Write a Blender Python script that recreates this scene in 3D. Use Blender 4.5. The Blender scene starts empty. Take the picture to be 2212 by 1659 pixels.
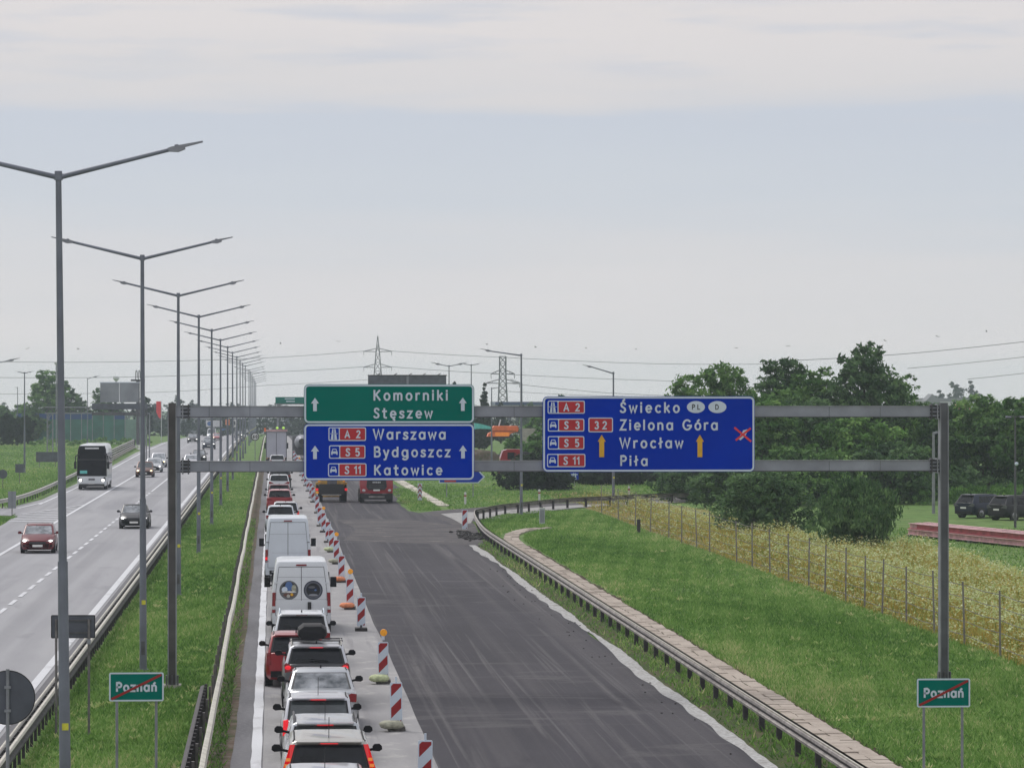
import bpy, bmesh, math, random
import numpy as np
from mathutils import Vector, Matrix
random.seed(7); RS = np.random.RandomState(11)
S = bpy.context.scene; C = S.collection
# ---------------- camera, sky, sun, exposure ----------------
FPX, CX, HY, HC = 8100.0, 1106.0, 853.0, 8.3          # focal length / centre / eye level on a 2212 wide picture, eye height
TH = math.atan((CX - 589.0) / FPX)
cd = bpy.data.cameras.new('camera'); cam = bpy.data.objects.new('camera', cd); C.objects.link(cam); S.camera = cam
cam.location = (0, 0, HC); cam.rotation_euler = (math.radians(90), 0, -TH)
cd.lens = FPX / 2212 * 36; cd.sensor_width = 36; cd.sensor_fit = 'HORIZONTAL'
cd.shift_y = (HY - 829.5) / 2212; cd.clip_start = 0.5; cd.clip_end = 9000
EL, ROT = math.radians(52), math.radians(325)
W = bpy.data.worlds.new('World'); S.world = W; W.use_nodes = True
nt = W.node_tree; nt.nodes.clear()
def N(t, ty, **kw):
    n = t.nodes.new(ty)
    for k, v in kw.items():
        if k.startswith('i_'): n.inputs[int(k[2:]) if k[2:].isdigit() else k[2:].replace('_', ' ')].default_value = v
        else: setattr(n, k, v)
    return n
def ramp(t, pts, interp='LINEAR'):
    r = t.nodes.new('ShaderNodeValToRGB'); e = r.color_ramp; e.interpolation = interp
    while len(e.elements) > 1: e.elements.remove(e.elements[-1])
    e.elements[0].position = pts[0][0]; e.elements[0].color = col(pts[0][1])
    for p, c in pts[1:]:
        q = e.elements.new(p); q.color = col(c)
    return r
def col(c):
    if isinstance(c, (int, float)): return (c, c, c, 1)
    return tuple(c) + (1,) if len(c) == 3 else tuple(c)
out = N(nt, 'ShaderNodeOutputWorld'); bg = N(nt, 'ShaderNodeBackground'); bg.inputs[1].default_value = 1.0
sky = N(nt, 'ShaderNodeTexSky', sky_type='NISHITA', sun_disc=False, sun_elevation=EL, sun_rotation=ROT)
skys = N(nt, 'ShaderNodeVectorMath', operation='SCALE'); skys.inputs['Scale'].default_value = 0.09
nt.links.new(sky.outputs[0], skys.inputs[0])
tc = N(nt, 'ShaderNodeTexCoord'); sp = N(nt, 'ShaderNodeSeparateXYZ'); nt.links.new(tc.outputs['Generated'], sp.inputs[0])
mp = N(nt, 'ShaderNodeMapping'); mp.inputs['Scale'].default_value = (7, 7, 75); nt.links.new(tc.outputs['Generated'], mp.inputs[0])
n1 = N(nt, 'ShaderNodeTexNoise'); n1.inputs['Scale'].default_value = 1.0; n1.inputs['Detail'].default_value = 6; n1.inputs['Roughness'].default_value = .5
nt.links.new(mp.outputs[0], n1.inputs[0])
mp2 = N(nt, 'ShaderNodeMapping'); mp2.inputs['Scale'].default_value = (14, 14, 130); mp2.inputs['Location'].default_value = (3, 1, 5); nt.links.new(tc.outputs['Generated'], mp2.inputs[0])
n2 = N(nt, 'ShaderNodeTexNoise'); n2.inputs['Scale'].default_value = 1.0; n2.inputs['Detail'].default_value = 5; nt.links.new(mp2.outputs[0], n2.inputs[0])
# elevation plus a little noise -> colour bands of the thin overcast
ad = N(nt, 'ShaderNodeMath', operation='MULTIPLY_ADD'); nt.links.new(n1.outputs[0], ad.inputs[0]); ad.inputs[1].default_value = 0.034
sb = N(nt, 'ShaderNodeMath', operation='SUBTRACT'); nt.links.new(sp.outputs[2], sb.inputs[0]); sb.inputs[1].default_value = 0.017
nt.links.new(sb.outputs[0], ad.inputs[2])
veil = ramp(nt, [(0.0, (.78, .745, .76)), (.012, (.77, .74, .755)), (.034, (.70, .695, .725)), (.052, (.62, .655, .72)),
                 (.074, (.585, .625, .71)), (.080, (.70, .68, .695)), (.1, (.76, .72, .72)), (.5, (.78, .76, .78)), (1, (.76, .78, .84))])
nt.links.new(ad.outputs[0], veil.inputs[0])
rp = ramp(nt, [(0, 0), (.50, 0), (.66, 1)]); nt.links.new(n2.outputs[0], rp.inputs[0])
hi = ramp(nt, [(0, 0), (.078, 0), (.09, .6), (1, .6)]); nt.links.new(sp.outputs[2], hi.inputs[0])
mm = N(nt, 'ShaderNodeMath', operation='MULTIPLY'); nt.links.new(rp.outputs[0], mm.inputs[0]); nt.links.new(hi.outputs[0], mm.inputs[1])
mx0 = N(nt, 'ShaderNodeMix', data_type='RGBA'); nt.links.new(mm.outputs[0], mx0.inputs[0]); nt.links.new(veil.outputs[0], mx0.inputs[6]); mx0.inputs[7].default_value = (.56, .60, .69, 1)
mx = N(nt, 'ShaderNodeMix', data_type='RGBA'); mx.inputs[0].default_value = 0.93
nt.links.new(skys.outputs[0], mx.inputs[6]); nt.links.new(mx0.outputs[2], mx.inputs[7]); nt.links.new(mx.outputs[2], bg.inputs[0]); nt.links.new(bg.outputs[0], out.inputs[0])
sl = bpy.data.lights.new('sun', 'SUN'); sl.energy = 2.0; sl.angle = math.radians(26); sl.color = (1, .96, .9)
so = bpy.data.objects.new('sun', sl); C.objects.link(so)
sd = Vector((math.sin(ROT) * math.cos(EL), math.cos(ROT) * math.cos(EL), math.sin(EL)))
so.rotation_euler = (-sd).to_track_quat('-Z', 'Y').to_euler()
vs = S.view_settings; vs.view_transform = 'Standard'; vs.look = 'None'; vs.exposure = 0.0; vs.gamma = 1; vs.use_curve_mapping = False
S.cycles.max_bounces = 6; S.cycles.diffuse_bounces = 2; S.cycles.glossy_bounces = 3; S.cycles.transmission_bounces = 4; S.cycles.volume_bounces = 1
S.cycles.transparent_max_bounces = 8; S.cycles.use_denoising = True; S.cycles.use_adaptive_sampling = True; S.cycles.adaptive_threshold = .015

# ---------------- helpers ----------------
cT, sT = math.cos(TH), math.sin(TH)
def gz(Y):                                    # the ground is level, then falls away gently beyond 650 m
    return float(np.interp(Y, [650, 900, 1300, 1700, 4000], [0, -1.5, -5, -8, -9]))
def dep(u, zc):                               # world x, y of a point seen in column u at depth zc
    xc = (u - CX) / FPX * zc
    return xc * cT + zc * sT, zc * cT - xc * sT
def at(u, v, z=0.0):
    return dep(u, FPX * (HC - z) / (v - HY))
def zat(v, zc): return HC - (v - HY) * zc / FPX
def onY(u, v, Y):
    zc = Y / (cT - (u - CX) / FPX * sT); x, y = dep(u, zc); return x, zat(v, zc)

def mat(name, c, rough=.6, metal=0, var=.12, scale=3.0, bump=0.0, bscale=40, coat=0, c2=None, emit=None, es=0, spec=.5, det=4, obj=True, trans=0):
    m = bpy.data.materials.new(name); m.use_nodes = True; t = m.node_tree; b = t.nodes['Principled BSDF']
    b.inputs['Roughness'].default_value = rough; b.inputs['Metallic'].default_value = metal
    b.inputs['Coat Weight'].default_value = coat; b.inputs['Coat Roughness'].default_value = .05
    b.inputs['Specular IOR Level'].default_value = spec; b.inputs['Transmission Weight'].default_value = trans
    tc = N(t, 'ShaderNodeTexCoord'); n = N(t, 'ShaderNodeTexNoise'); n.inputs['Scale'].default_value = scale; n.inputs['Detail'].default_value = det
    t.links.new(tc.outputs['Object'], n.inputs[0])
    c = tuple(c); d = c2 if c2 else tuple(x * (1 - var) for x in c); e = c if c2 else tuple(min(1, x * (1 + var)) for x in c)
    r = ramp(t, [(.32, d), (.68, e)]); t.links.new(n.outputs[0], r.inputs[0]); t.links.new(r.outputs[0], b.inputs['Base Color'])
    if bump:
        nb = N(t, 'ShaderNodeTexNoise'); nb.inputs['Scale'].default_value = bscale; nb.inputs['Detail'].default_value = 4; t.links.new(tc.outputs['Object'], nb.inputs[0])
        bp = N(t, 'ShaderNodeBump'); bp.inputs['Strength'].default_value = bump; bp.inputs['Distance'].default_value = .02
        t.links.new(nb.outputs[0], bp.inputs['Height']); t.links.new(bp.outputs[0], b.inputs['Normal'])
    if emit: b.inputs['Emission Color'].default_value = col(emit); b.inputs['Emission Strength'].default_value = es
    return m
M = {}
def mk(k, *a, **kw): M[k] = mat(k, *a, **kw)
mk('galv', (.25, .26, .285), .5, .35, .22, 2.2, .15, 30)
mk('pole', (.17, .185, .225), .5, .3, .2, 1.2, .1, 20)
mk('dark_steel', (.10, .10, .11), .6, .3, .3, 4, .2, 30)
mk('beam', (.27, .285, .33), .5, .3, .22, 1.1, .15, 25)
mk('weathered', (.085, .08, .08), .7, .2, .35, 1.5, .2, 25)
mk('rail', (.42, .41, .385), .55, .3, .2, 3.5, .2, 20)
mk('rail_dark', (.27, .25, .24), .6, .3, .35, 2.5, .3, 20)
mk('rail_cream', (.50, .48, .42), .6, .1, .15, 2.5, .2, 20)
mk('post_dark', (.045, .04, .045), .7, .2, .3, 6)
mk('post_grey', (.16, .15, .15), .7, .2, .3, 6)
mk('signgreen', (.0, .165, .13), .6, 0, .06, .8, spec=.03)
mk('signblue', (.0, .034, .42), .6, 0, .07, .8, spec=.03)
mk('signblue2', (.004, .035, .12), .35, 0, .06, .8)
mk('signwhite', (.60, .68, .78), .35, 0, .04, 2)
mk('signred', (.46, .012, .022), .35, 0, .08, 2)
mk('stripered', (.30, .006, .010), .4, 0, .08, 3)
mk('yellow', (.72, .40, .02), .4, 0, .1, 3); mk('sticker', (.62, .58, .05), .5, 0, .2, 9)
mk('black', (.012, .012, .014), .5, 0, .2, 4)
mk('signback', (.10, .108, .135), .55, .3, .2, 2)
mk('signback_light', (.26, .27, .31), .5, .3, .15, .6)
mk('tyre', (.012, .012, .013), .85, 0, .3, 12)
mk('rim', (.30, .30, .32), .35, .7, .1, 8)
mk('plastic', (.012, .012, .015), .55, 0, .2, 10, spec=.2)
mk('glass', (.010, .012, .016), .05, 0, .5, 2.2, spec=.32); mk('coachglass', (.005, .005, .007), .35, 0, .3, 1.2, spec=.06)
mk('glass_light', (.045, .055, .06), .04, 0, .5, 1.6, spec=.9)
mk('glass_sky', (.36, .38, .41), .05, 0, .0, 2.6, spec=.6, c2=(.04, .05, .06))  # pale mottled base colour paints sky reflections into the glass
mk('plate', (.75, .75, .73), .4, 0, .05, 6)
mk('lamp_off', (.22, .008, .012), .15, 0, .25, 9, coat=.5)
mk('brake', (.45, .006, .012), .2, 0, .1, 8, emit=(1, .02, .035), es=.6)
mk('brake_dim', (.5, .01, .015), .2, 0, .1, 8, emit=(1, .03, .03), es=.25)
mk('amber', (.75, .22, .03), .25, 0, .15, 9, emit=(1, .3, .03), es=.25)
mk('amber_lamp', (.80, .34, .02), .25, 0, .2, 14, emit=(1, .42, .02), es=.12)
mk('clear', (.55, .56, .58), .12, 0, .3, 12, coat=.5)
mk('headlit', (.9, .9, .9), .2, 0, .02, 4, emit=(1, .97, .9), es=4)
mk('headwarm', (.9, .8, .5), .2, 0, .02, 4, emit=(1, .78, .4), es=4)
mk('chrome', (.6, .6, .62), .15, 1, .05, 6)
def paint(k, c, metal=0.0, r=.3, var=.03): mk(k, c, r, metal, var, 1.5, coat=.3 if sum(c) < .25 else .5, spec=.25 if sum(c) < .25 else .5)
paint('white', (.66, .69, .73)); paint('white2', (.60, .65, .72)); paint('silver', (.46, .48, .51), .55, .3); paint('silver2', (.52, .53, .57), .4, .3)
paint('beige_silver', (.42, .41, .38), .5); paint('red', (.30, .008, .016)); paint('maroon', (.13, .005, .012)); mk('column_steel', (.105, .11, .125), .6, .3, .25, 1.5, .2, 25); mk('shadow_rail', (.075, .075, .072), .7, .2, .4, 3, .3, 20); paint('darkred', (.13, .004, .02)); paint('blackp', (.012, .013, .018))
paint('darkblue', (.015, .022, .045), .3); paint('greyp', (.10, .105, .115), .4); paint('truckred', (.32, .008, .02)); paint('brown', (.12, .05, .035), .3)
paint('bluep', (.05, .13, .33)); mk('digger', (.50, .30, .06), .55, 0, .3, 3, .2, 20); mk('orange', (.80, .17, .05), .5, 0, .15, 2)
mk('turq', (.12, .52, .50), .5, 0, .15, 2); mk('truckbox', (.42, .42, .50), .5, 0, .08, .8); mk('timber', (.46, .25, .12), .7)
mk('bagorange', (.72, .26, .13), .8, 0, .25, 9, .5, 20); mk('bagbeige', (.36, .36, .28), .85, 0, .3, 9, .5, 20); mk('baggreen', (.50, .56, .33), .85, 0, .3, 9, .5, 20)
mk('rubber', (.10, .095, .09), .85, 0, .35, 9); mk('rubber_dark', (.03, .028, .028), .85, 0, .35, 9)
mk('bark', (.055, .045, .038), .9, 0, .4, 5, .6, 15); mk('concrete', (.36, .34, .31), .9, 0, .2, 3, .3, 30)
mk('pinkred', (.36, .075, .09), .6, 0, .3, 1.5); mk('dustpink', (.55, .33, .35), .7, 0, .3, 2); mk('banner', (.75, .05, .06), .6, 0, .1, 2)
mk('cabinet', (.42, .45, .50), .5, 0, .1, 3); mk('wire', (.09, .09, .10), .6, .3); mk('lattice', (.14, .14, .15), .6, .4)
mk('fencewood', (.20, .19, .17), .8, 0, .35, 3); mk('wall_white', (.62, .62, .62), .8); mk('wall_red', (.45, .12, .10), .8); mk('roofgrey', (.2, .2, .22), .8)
mk('barrier_green', (.03, .14, .11), .5, 0, .22, .5); mk('barrier_blue', (.015, .06, .20), .5, 0, .15, .5); mk('barrier_pale', (.16, .26, .22), .6, 0, .15, .8)
mk('birdm', (.02, .02, .02), .8); mk('stone', (.52, .49, .42), .9, 0, .25, 4, .5, 20); mk('hivis', (.5, .62, .05), .7)
mk('beacon_green', (.4, .8, .1), .3, emit=(.6, 1, .1), es=.35)

def link(o, parent=None):
    C.objects.link(o)
    if parent: o.parent = parent
    return o
def tag(o, label=None, cat=None, group=None, kind=None):
    if label: o['label'] = label
    if cat: o['category'] = cat
    if group: o['group'] = group
    if kind: o['kind'] = kind
    return o
def thing(name, label, cat, loc=(0, 0, 0), rz=0, group=None):
    o = bpy.data.objects.new(name, None); o.empty_display_size = .3; o.location = loc; o.rotation_euler = (0, 0, rz); link(o)
    return tag(o, label, cat, group)
def copy_tree(o, parent=None, loc=None):
    c = o.copy(); C.objects.link(c)
    if parent: c.parent = parent
    if loc: c.location = loc
    for ch in list(o.children): copy_tree(ch, c)
    return c
class MB:
    def __init__(s): s.v = []; s.f = []; s.m = []; s.mats = []
    def mi(s, m):
        m = M[m] if isinstance(m, str) else m
        if m not in s.mats: s.mats.append(m)
        return s.mats.index(m)
    def add(s, vs, fs, m=None):
        o = len(s.v); s.v += [tuple(p) for p in vs]; k = s.mi(m) if m else 0
        for f in fs: s.f.append([i + o for i in f]); s.m.append(k)
        return s
    def box(s, c, d, rz=0, m=None, rx=0, ry=0, taper=1.0):
        R = Matrix.Rotation(rz, 3, 'Z') @ Matrix.Rotation(rx, 3, 'X') @ Matrix.Rotation(ry, 3, 'Y'); vs = []
        for z in (-.5, .5):
            k = 1 if z < 0 else taper
            for x, y in ((-.5, -.5), (.5, -.5), (.5, .5), (-.5, .5)):
                vs.append(Vector(c) + R @ Vector((x * d[0] * k, y * d[1] * k, z * d[2])))
        return s.add(vs, [(3, 2, 1, 0), (4, 5, 6, 7), (0, 1, 5, 4), (1, 2, 6, 5), (2, 3, 7, 6), (3, 0, 4, 7)], m)
    def cyl(s, a, b, r0, r1=None, n=10, m=None, cap=True):
        a, b = Vector(a), Vector(b); r1 = r0 if r1 is None else r1; d = (b - a).normalized()
        u = d.cross(Vector((0, 0, 1)) if abs(d.z) < .9 else Vector((1, 0, 0))).normalized(); w = d.cross(u); vs = []
        for p, r in ((a, r0), (b, r1)):
            for i in range(n):
                t = 2 * math.pi * i / n; vs.append(p + u * (r * math.cos(t)) + w * (r * math.sin(t)))
        fs = [(i, (i + 1) % n, n + (i + 1) % n, n + i) for i in range(n)]
        if cap: fs += [tuple(range(n))[::-1], tuple(range(n, 2 * n))]
        return s.add(vs, fs, m)
    def tube(s, pts, r, n=6, m=None):
        for i in range(len(pts) - 1): s.cyl(pts[i], pts[i + 1], r, r, n, m, cap=True)
        return s
    def ell(s, c, r, n=12, k=8, m=None, jit=0, rz=0):
        vs = []; R = Matrix.Rotation(rz, 3, 'Z')
        for j in range(1, k):
            p = math.pi * j / k
            for i in range(n):
                t = 2 * math.pi * i / n; q = 1 + random.uniform(-jit, jit)
                vs.append(Vector(c) + R @ Vector((r[0] * math.sin(p) * math.cos(t) * q, r[1] * math.sin(p) * math.sin(t) * q, r[2] * math.cos(p) * q)))
        a = len(vs); vs += [Vector(c) + Vector((0, 0, r[2])), Vector(c) - Vector((0, 0, r[2]))]
        fs = [(j * n + i, (j + 1) * n + i, (j + 1) * n + (i + 1) % n, j * n + (i + 1) % n) for j in range(k - 2) for i in range(n)]
        fs += [(a, i, (i + 1) % n) for i in range(n)] + [(a + 1, (k - 2) * n + (i + 1) % n, (k - 2) * n + i) for i in range(n)]
        return s.add(vs, fs, m)
    def prism(s, poly, axis, a, b, m=None):            # polygon of 2-tuples extruded along axis from a to b
        n = len(poly)
        def P(p, t): return {'x': (t, p[0], p[1]), 'y': (p[0], t, p[1]), 'z': (p[0], p[1], t)}[axis]
        vs = [P(p, a) for p in poly] + [P(p, b) for p in poly]
        return s.add(vs, [tuple(range(n)), tuple(range(n, 2 * n))[::-1]] + [(i, n + i, n + (i + 1) % n, (i + 1) % n) for i in range(n)], m)
    def loft(s, rings, m=None, caps=True):
        n = len(rings[0]); vs = [p for r in rings for p in r]
        fs = [(j * n + i, j * n + (i + 1) % n, (j + 1) * n + (i + 1) % n, (j + 1) * n + i) for j in range(len(rings) - 1) for i in range(n)]
        if caps: fs += [tuple(range(n))[::-1], tuple(range((len(rings) - 1) * n, len(rings) * n))]
        return s.add(vs, fs, m)
    def mesh(s, name, m=None, smooth=None):
        me = bpy.data.meshes.new(name); me.from_pydata(s.v, [], s.f)
        for k in (s.mats or [M[m] if isinstance(m, str) else m]): me.materials.append(k)
        if s.mats and len(s.mats) > 1: me.polygons.foreach_set('material_index', s.m)
        bm = bmesh.new(); bm.from_mesh(me); bmesh.ops.recalc_face_normals(bm, faces=bm.faces); bm.to_mesh(me); bm.free()
        if smooth:
            me.polygons.foreach_set('use_smooth', [True] * len(me.polygons)); me.set_sharp_from_angle(angle=math.radians(smooth))
        me.update(); return me
    def build(s, name, m=None, parent=None, smooth=None, loc=None):
        o = bpy.data.objects.new(name, s.mesh(name, m, smooth)); link(o, parent)
        if loc: o.location = loc
        return o
def inst(name, me, parent=None, loc=(0, 0, 0), rz=0, sc=None):
    o = bpy.data.objects.new(name, me); link(o, parent); o.location = loc; o.rotation_euler = (0, 0, rz)
    if sc: o.scale = sc
    return o
def npmesh(name, V, F, m, attr=None):
    """V (n,3), F (k,3 or 4) arrays -> mesh, optional per-face-corner grey attribute 'tone' per vertex"""
    me = bpy.data.meshes.new(name); k = F.shape[1]
    me.vertices.add(len(V)); me.vertices.foreach_set('co', V.astype(np.float32).ravel())
    me.loops.add(F.size); me.loops.foreach_set('vertex_index', F.astype(np.int32).ravel())
    me.polygons.add(len(F)); me.polygons.foreach_set('loop_start', np.arange(0, F.size, k, dtype=np.int32)); me.polygons.foreach_set('loop_total', np.full(len(F), k, dtype=np.int32))
    if attr is not None:
        a = me.attributes.new('tone', 'FLOAT', 'POINT'); a.data.foreach_set('value', attr.astype(np.float32))
    me.materials.append(M[m]); me.update(calc_edges=True); me.validate(); return me

# ---------------- ground materials ----------------
def groundmat(name, layers, rough=.9, bump=.4, bscale=8, spec=.15):
    """layers: list of (scale xyz, detail, distortion, lo, hi, colour) blended over the first colour, world coordinates"""
    m = bpy.data.materials.new(name); m.use_nodes = True; t = m.node_tree; b = t.nodes['Principled BSDF']
    b.inputs['Roughness'].default_value = rough; b.inputs['Specular IOR Level'].default_value = spec
    g = N(t, 'ShaderNodeNewGeometry'); cur = None
    base = layers[0]
    for i, L in enumerate(layers[1:]):
        mp = N(t, 'ShaderNodeMapping'); mp.inputs['Scale'].default_value = L[0]; mp.inputs['Location'].default_value = (i * 7.3, i * 3.1, 0)
        t.links.new(g.outputs['Position'], mp.inputs[0])
        n = N(t, 'ShaderNodeTexNoise'); n.inputs['Scale'].default_value = 1; n.inputs['Detail'].default_value = L[1]; n.inputs['Distortion'].default_value = L[2]; n.inputs['Roughness'].default_value = .6
        t.links.new(mp.outputs[0], n.inputs[0])
        amt = L[6] if len(L) > 6 else 1.0
        r = ramp(t, [(L[3], 0), (L[4], amt)]); t.links.new(n.outputs[0], r.inputs[0])
        x = N(t, 'ShaderNodeMix', data_type='RGBA'); t.links.new(r.outputs[0], x.inputs[0]); x.inputs[7].default_value = col(L[5])
        if cur is None: x.inputs[6].default_value = col(base)
        else: t.links.new(cur, x.inputs[6])
        cur = x.outputs[2]
    t.links.new(cur, b.inputs['Base Color'])
    n = N(t, 'ShaderNodeTexNoise'); n.inputs['Scale'].default_value = bscale; n.inputs['Detail'].default_value = 5; t.links.new(g.outputs['Position'], n.inputs[0])
    bp = N(t, 'ShaderNodeBump'); bp.inputs['Strength'].default_value = bump; bp.inputs['Distance'].default_value = .03; t.links.new(n.outputs[0], bp.inputs['Height']); t.links.new(bp.outputs[0], b.inputs['Normal'])
    M[name] = m
groundmat('grass_ground', [(.11, .205, .05), ((.12, .12, 1), 4, 0, .4, .62, (.14, .21, .065)), ((.9, .5, 1), 5, 0, .42, .6, (.07, .13, .032)), ((5, 5, 1), 4, 0, .5, .7, (.14, .22, .055)), ((.35, .2, 1), 3, 0, .6, .72, (.15, .15, .06), .6)], bump=.9)
groundmat('asphalt_left', [(.325, .325, .345), ((.9, .012, 1), 3, .2, .42, .6, (.25, .25, .27)), ((.25, .03, 1), 4, 0, .4, .65, (.36, .36, .375)), ((.55, .004, 1), 3, 0, .5, .62, (.25, .25, .265), .7), ((14, 14, 1), 3, 0, .45, .6, (.285, .285, .305), .5), ((.5, .1, 1), 4, .5, .6, .7, (.23, .23, .245), .6)], .75, .25, 60)
groundmat('concrete_lane', [(.325, .32, .325), ((.35, .06, 1), 5, .3, .4, .6, (.265, .26, .27)), ((1.2, .7, 1), 5, 0, .55, .68, (.40, .39, .385)), ((2.4, .05, 1), 4, .4, .56, .66, (.22, .215, .225), .8), ((9, 9, 1), 3, 0, .5, .6, (.28, .275, .28), .6)], .85, .35, 30)
groundmat('shoulder_asphalt', [(.17, .168, .18), ((.8, .1, 1), 5, .3, .4, .6, (.13, .128, .14)), ((8, 8, 1), 4, 0, .5, .6, (.2, .198, .21), .6)], .85, .4, 30)
groundmat('milled_asphalt', [(.040, .038, .046), ((.25, .05, 1), 5, .6, .38, .62, (.054, .051, .061)), ((.8, .006, 1), 4, .3, .5, .66, (.092, .086, .092), .6), ((1.5, .014, 1), 5, .5, .57, .67, (.125, .118, .122), .75), ((4.5, .02, 1), 6, .4, .56, .68, (.12, .114, .12), .75),
          ((.18, .35, 1), 6, 1.2, .56, .70, (.10, .095, .10), .7), ((.5, .07, 1), 4, .8, .62, .72, (.036, .034, .042), .8), ((7, 5, 1), 4, 0, .55, .65, (.045, .043, .05), .6)], .8, .6, 14)
groundmat('smeared_asphalt', [(.105, .098, .10), ((.22, .5, 1), 6, 1.5, .4, .62, (.062, .058, .064)), ((.5, .9, 1), 6, 1.0, .58, .7, (.26, .24, .225), .8), ((3, .4, 1), 5, .5, .5, .65, (.08, .075, .08), .7)], .85, .6, 12)
groundmat('white_gravel', [(.36, .36, .355), ((2.2, 1.2, 1), 5, .5, .42, .62, (.27, .26, .25)), ((9, 7, 1), 4, 0, .45, .6, (.48, .48, .48)), ((.6, .3, 1), 4, 0, .6, .7, (.2, .19, .17), .7)], .9, .9, 12)
groundmat('pale_concrete', [(.34, .335, .33), ((.8, .8, 1), 5, .5, .42, .62, (.26, .25, .245)), ((5, 4, 1), 4, 0, .5, .62, (.40, .395, .39)), ((.9, .15, 1), 4, .5, .6, .68, (.17, .165, .165), .8)], .9, .6, 12)
groundmat('soil', [(.12, .085, .065), ((.9, .3, 1), 5, .3, .45, .62, (.05, .075, .025)), ((3, 2, 1), 5, 0, .45, .62, (.16, .13, .105)), ((.4, .1, 1), 3, 0, .6, .7, (.075, .095, .03))], .95, .9, 12)
groundmat('soil_dark', [(.045, .03, .02), ((3, 2, 1), 5, 0, .45, .62, (.08, .055, .035)), ((1.5, .8, 1), 4, 0, .5, .65, (.05, .075, .02))], .95, .9, 12)
groundmat('marking', [(.62, .63, .66), ((1.4, .5, 1), 5, .2, .55, .72, (.42, .42, .44), .8), ((12, 9, 1), 4, 0, .6, .7, (.36, .36, .38), .5)], .7, .2, 40)
groundmat('marking_old', [(.50, .51, .54), ((1.4, .5, 1), 5, .2, .5, .72, (.34, .34, .36), .8)], .7, .2, 40)
groundmat('verge_green', [(.055, .08, .026), ((.8, .4, 1), 5, 0, .42, .6, (.10, .095, .05)), ((4, 3, 1), 4, 0, .5, .65, (.045, .07, .02))], .95, .9, 12)
groundmat('slab_mat', [(.43, .375, .325), ((1.2, .8, 1), 5, 0, .4, .62, (.34, .29, .25)), ((6, 6, 1), 4, 0, .5, .65, (.48, .43, .38), .6)], .95, .6, 20)
groundmat('dry_meadow', [(.17, .155, .06), ((.3, .25, 1), 5, 0, .4, .62, (.10, .13, .035)), ((1.5, 1, 1), 5, 0, .45, .6, (.28, .22, .09)), ((6, 6, 1), 4, 0, .55, .7, (.33, .29, .15), .6)], .95, .9, 8)

def toned(name, stops, rough=.75, trans=0.0):
    m = bpy.data.materials.new(name); m.use_nodes = True; t = m.node_tree; b = t.nodes['Principled BSDF']; b.inputs['Roughness'].default_value = rough
    b.inputs['Specular IOR Level'].default_value = .08
    a = N(t, 'ShaderNodeAttribute', attribute_name='tone'); r = ramp(t, stops); t.links.new(a.outputs['Fac'], r.inputs[0]); t.links.new(r.outputs[0], b.inputs['Base Color'])
    if trans:
        tr = N(t, 'ShaderNodeBsdfTranslucent'); mxs = N(t, 'ShaderNodeMixShader'); mxs.inputs[0].default_value = trans
        t.links.new(r.outputs[0], tr.inputs[0]); o = t.nodes['Material Output']
        t.links.new(b.outputs[0], mxs.inputs[1]); t.links.new(tr.outputs[0], mxs.inputs[2]); t.links.new(mxs.outputs[0], o.inputs[0])
    M[name] = m
toned('blade', [(0, (.07, .155, .034)), (.35, (.155, .30, .066)), (.7, (.27, .42, .125)), (.9, (.42, .50, .20)), (1, (.58, .55, .30))], .85, .3)
toned('meadow', [(0, (.07, .15, .03)), (.28, (.19, .26, .05)), (.46, (.44, .31, .07)), (.6, (.54, .43, .12)), (.75, (.40, .50, .18)), (1, (.70, .74, .48))], .8, .3)
toned('leaf_dark', [(0, (.032, .075, .03)), (.5, (.078, .155, .058)), (1, (.175, .29, .11))], .6, .3)
toned('leaf_mid', [(0, (.038, .10, .027)), (.5, (.10, .21, .055)), (1, (.23, .38, .11))], .6, .3)
toned('leaf_light', [(0, (.055, .13, .03)), (.5, (.13, .27, .065)), (1, (.27, .43, .12))], .6, .3)
toned('leaf_conifer', [(0, (.010, .022, .012)), (.5, (.02, .04, .018)), (1, (.035, .06, .028))], .7, .1)
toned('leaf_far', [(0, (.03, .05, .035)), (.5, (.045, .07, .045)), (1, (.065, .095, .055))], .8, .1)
# ---------------- ground, roads, markings ----------------
K = 2212 / 2330
YB = [-30, 20, 60, 100, 150, 200, 260, 320, 400, 500, 650, 780, 900, 1100, 1300, 1500, 1700, 2300, 3000, 4000]
XB = [-900, -500, -250, -120, -60, -30, -15, 0, 15, 30, 60, 120, 250, 500, 900]
mb = MB(); mb.add([(x, y, gz(y)) for y in YB for x in XB], [(j * 15 + i, j * 15 + i + 1, (j + 1) * 15 + i + 1, (j + 1) * 15 + i) for j in range(len(YB) - 1) for i in range(14)])
tag(mb.build('ground', 'grass_ground'), kind='structure')
def wob(seed, amp, sc):
    r = random.Random(seed); ph = [(r.uniform(0, 6.3), r.uniform(.6, 1.6) * f) for f in (1, 2.3, 5.1, 11)]
    return lambda y: amp * sum(math.sin(y / sc * w + p) / (1 + i) for i, (p, w) in enumerate(ph))
def fn(v): return v if callable(v) else (lambda y: v)
def strip(name, L, R, y0, y1, z, m, step=None, parent=None, kind='structure'):
    L, R = fn(L), fn(R); ys = []; y = y0
    while y < y1: ys.append(y); y += step or max(4, y * .05)
    ys.append(y1); ys = sorted(set(ys + [b for b in (650, 900, 1300, 1700) if y0 < b < y1]))
    mb = MB(); mb.add([p for y in ys for p in ((L(y), y, gz(y) + z), (R(y), y, gz(y) + z))], [(2 * i, 2 * i + 1, 2 * i + 3, 2 * i + 2) for i in range(len(ys) - 1)])
    return tag(mb.build(name, m, parent), kind=kind)
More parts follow.
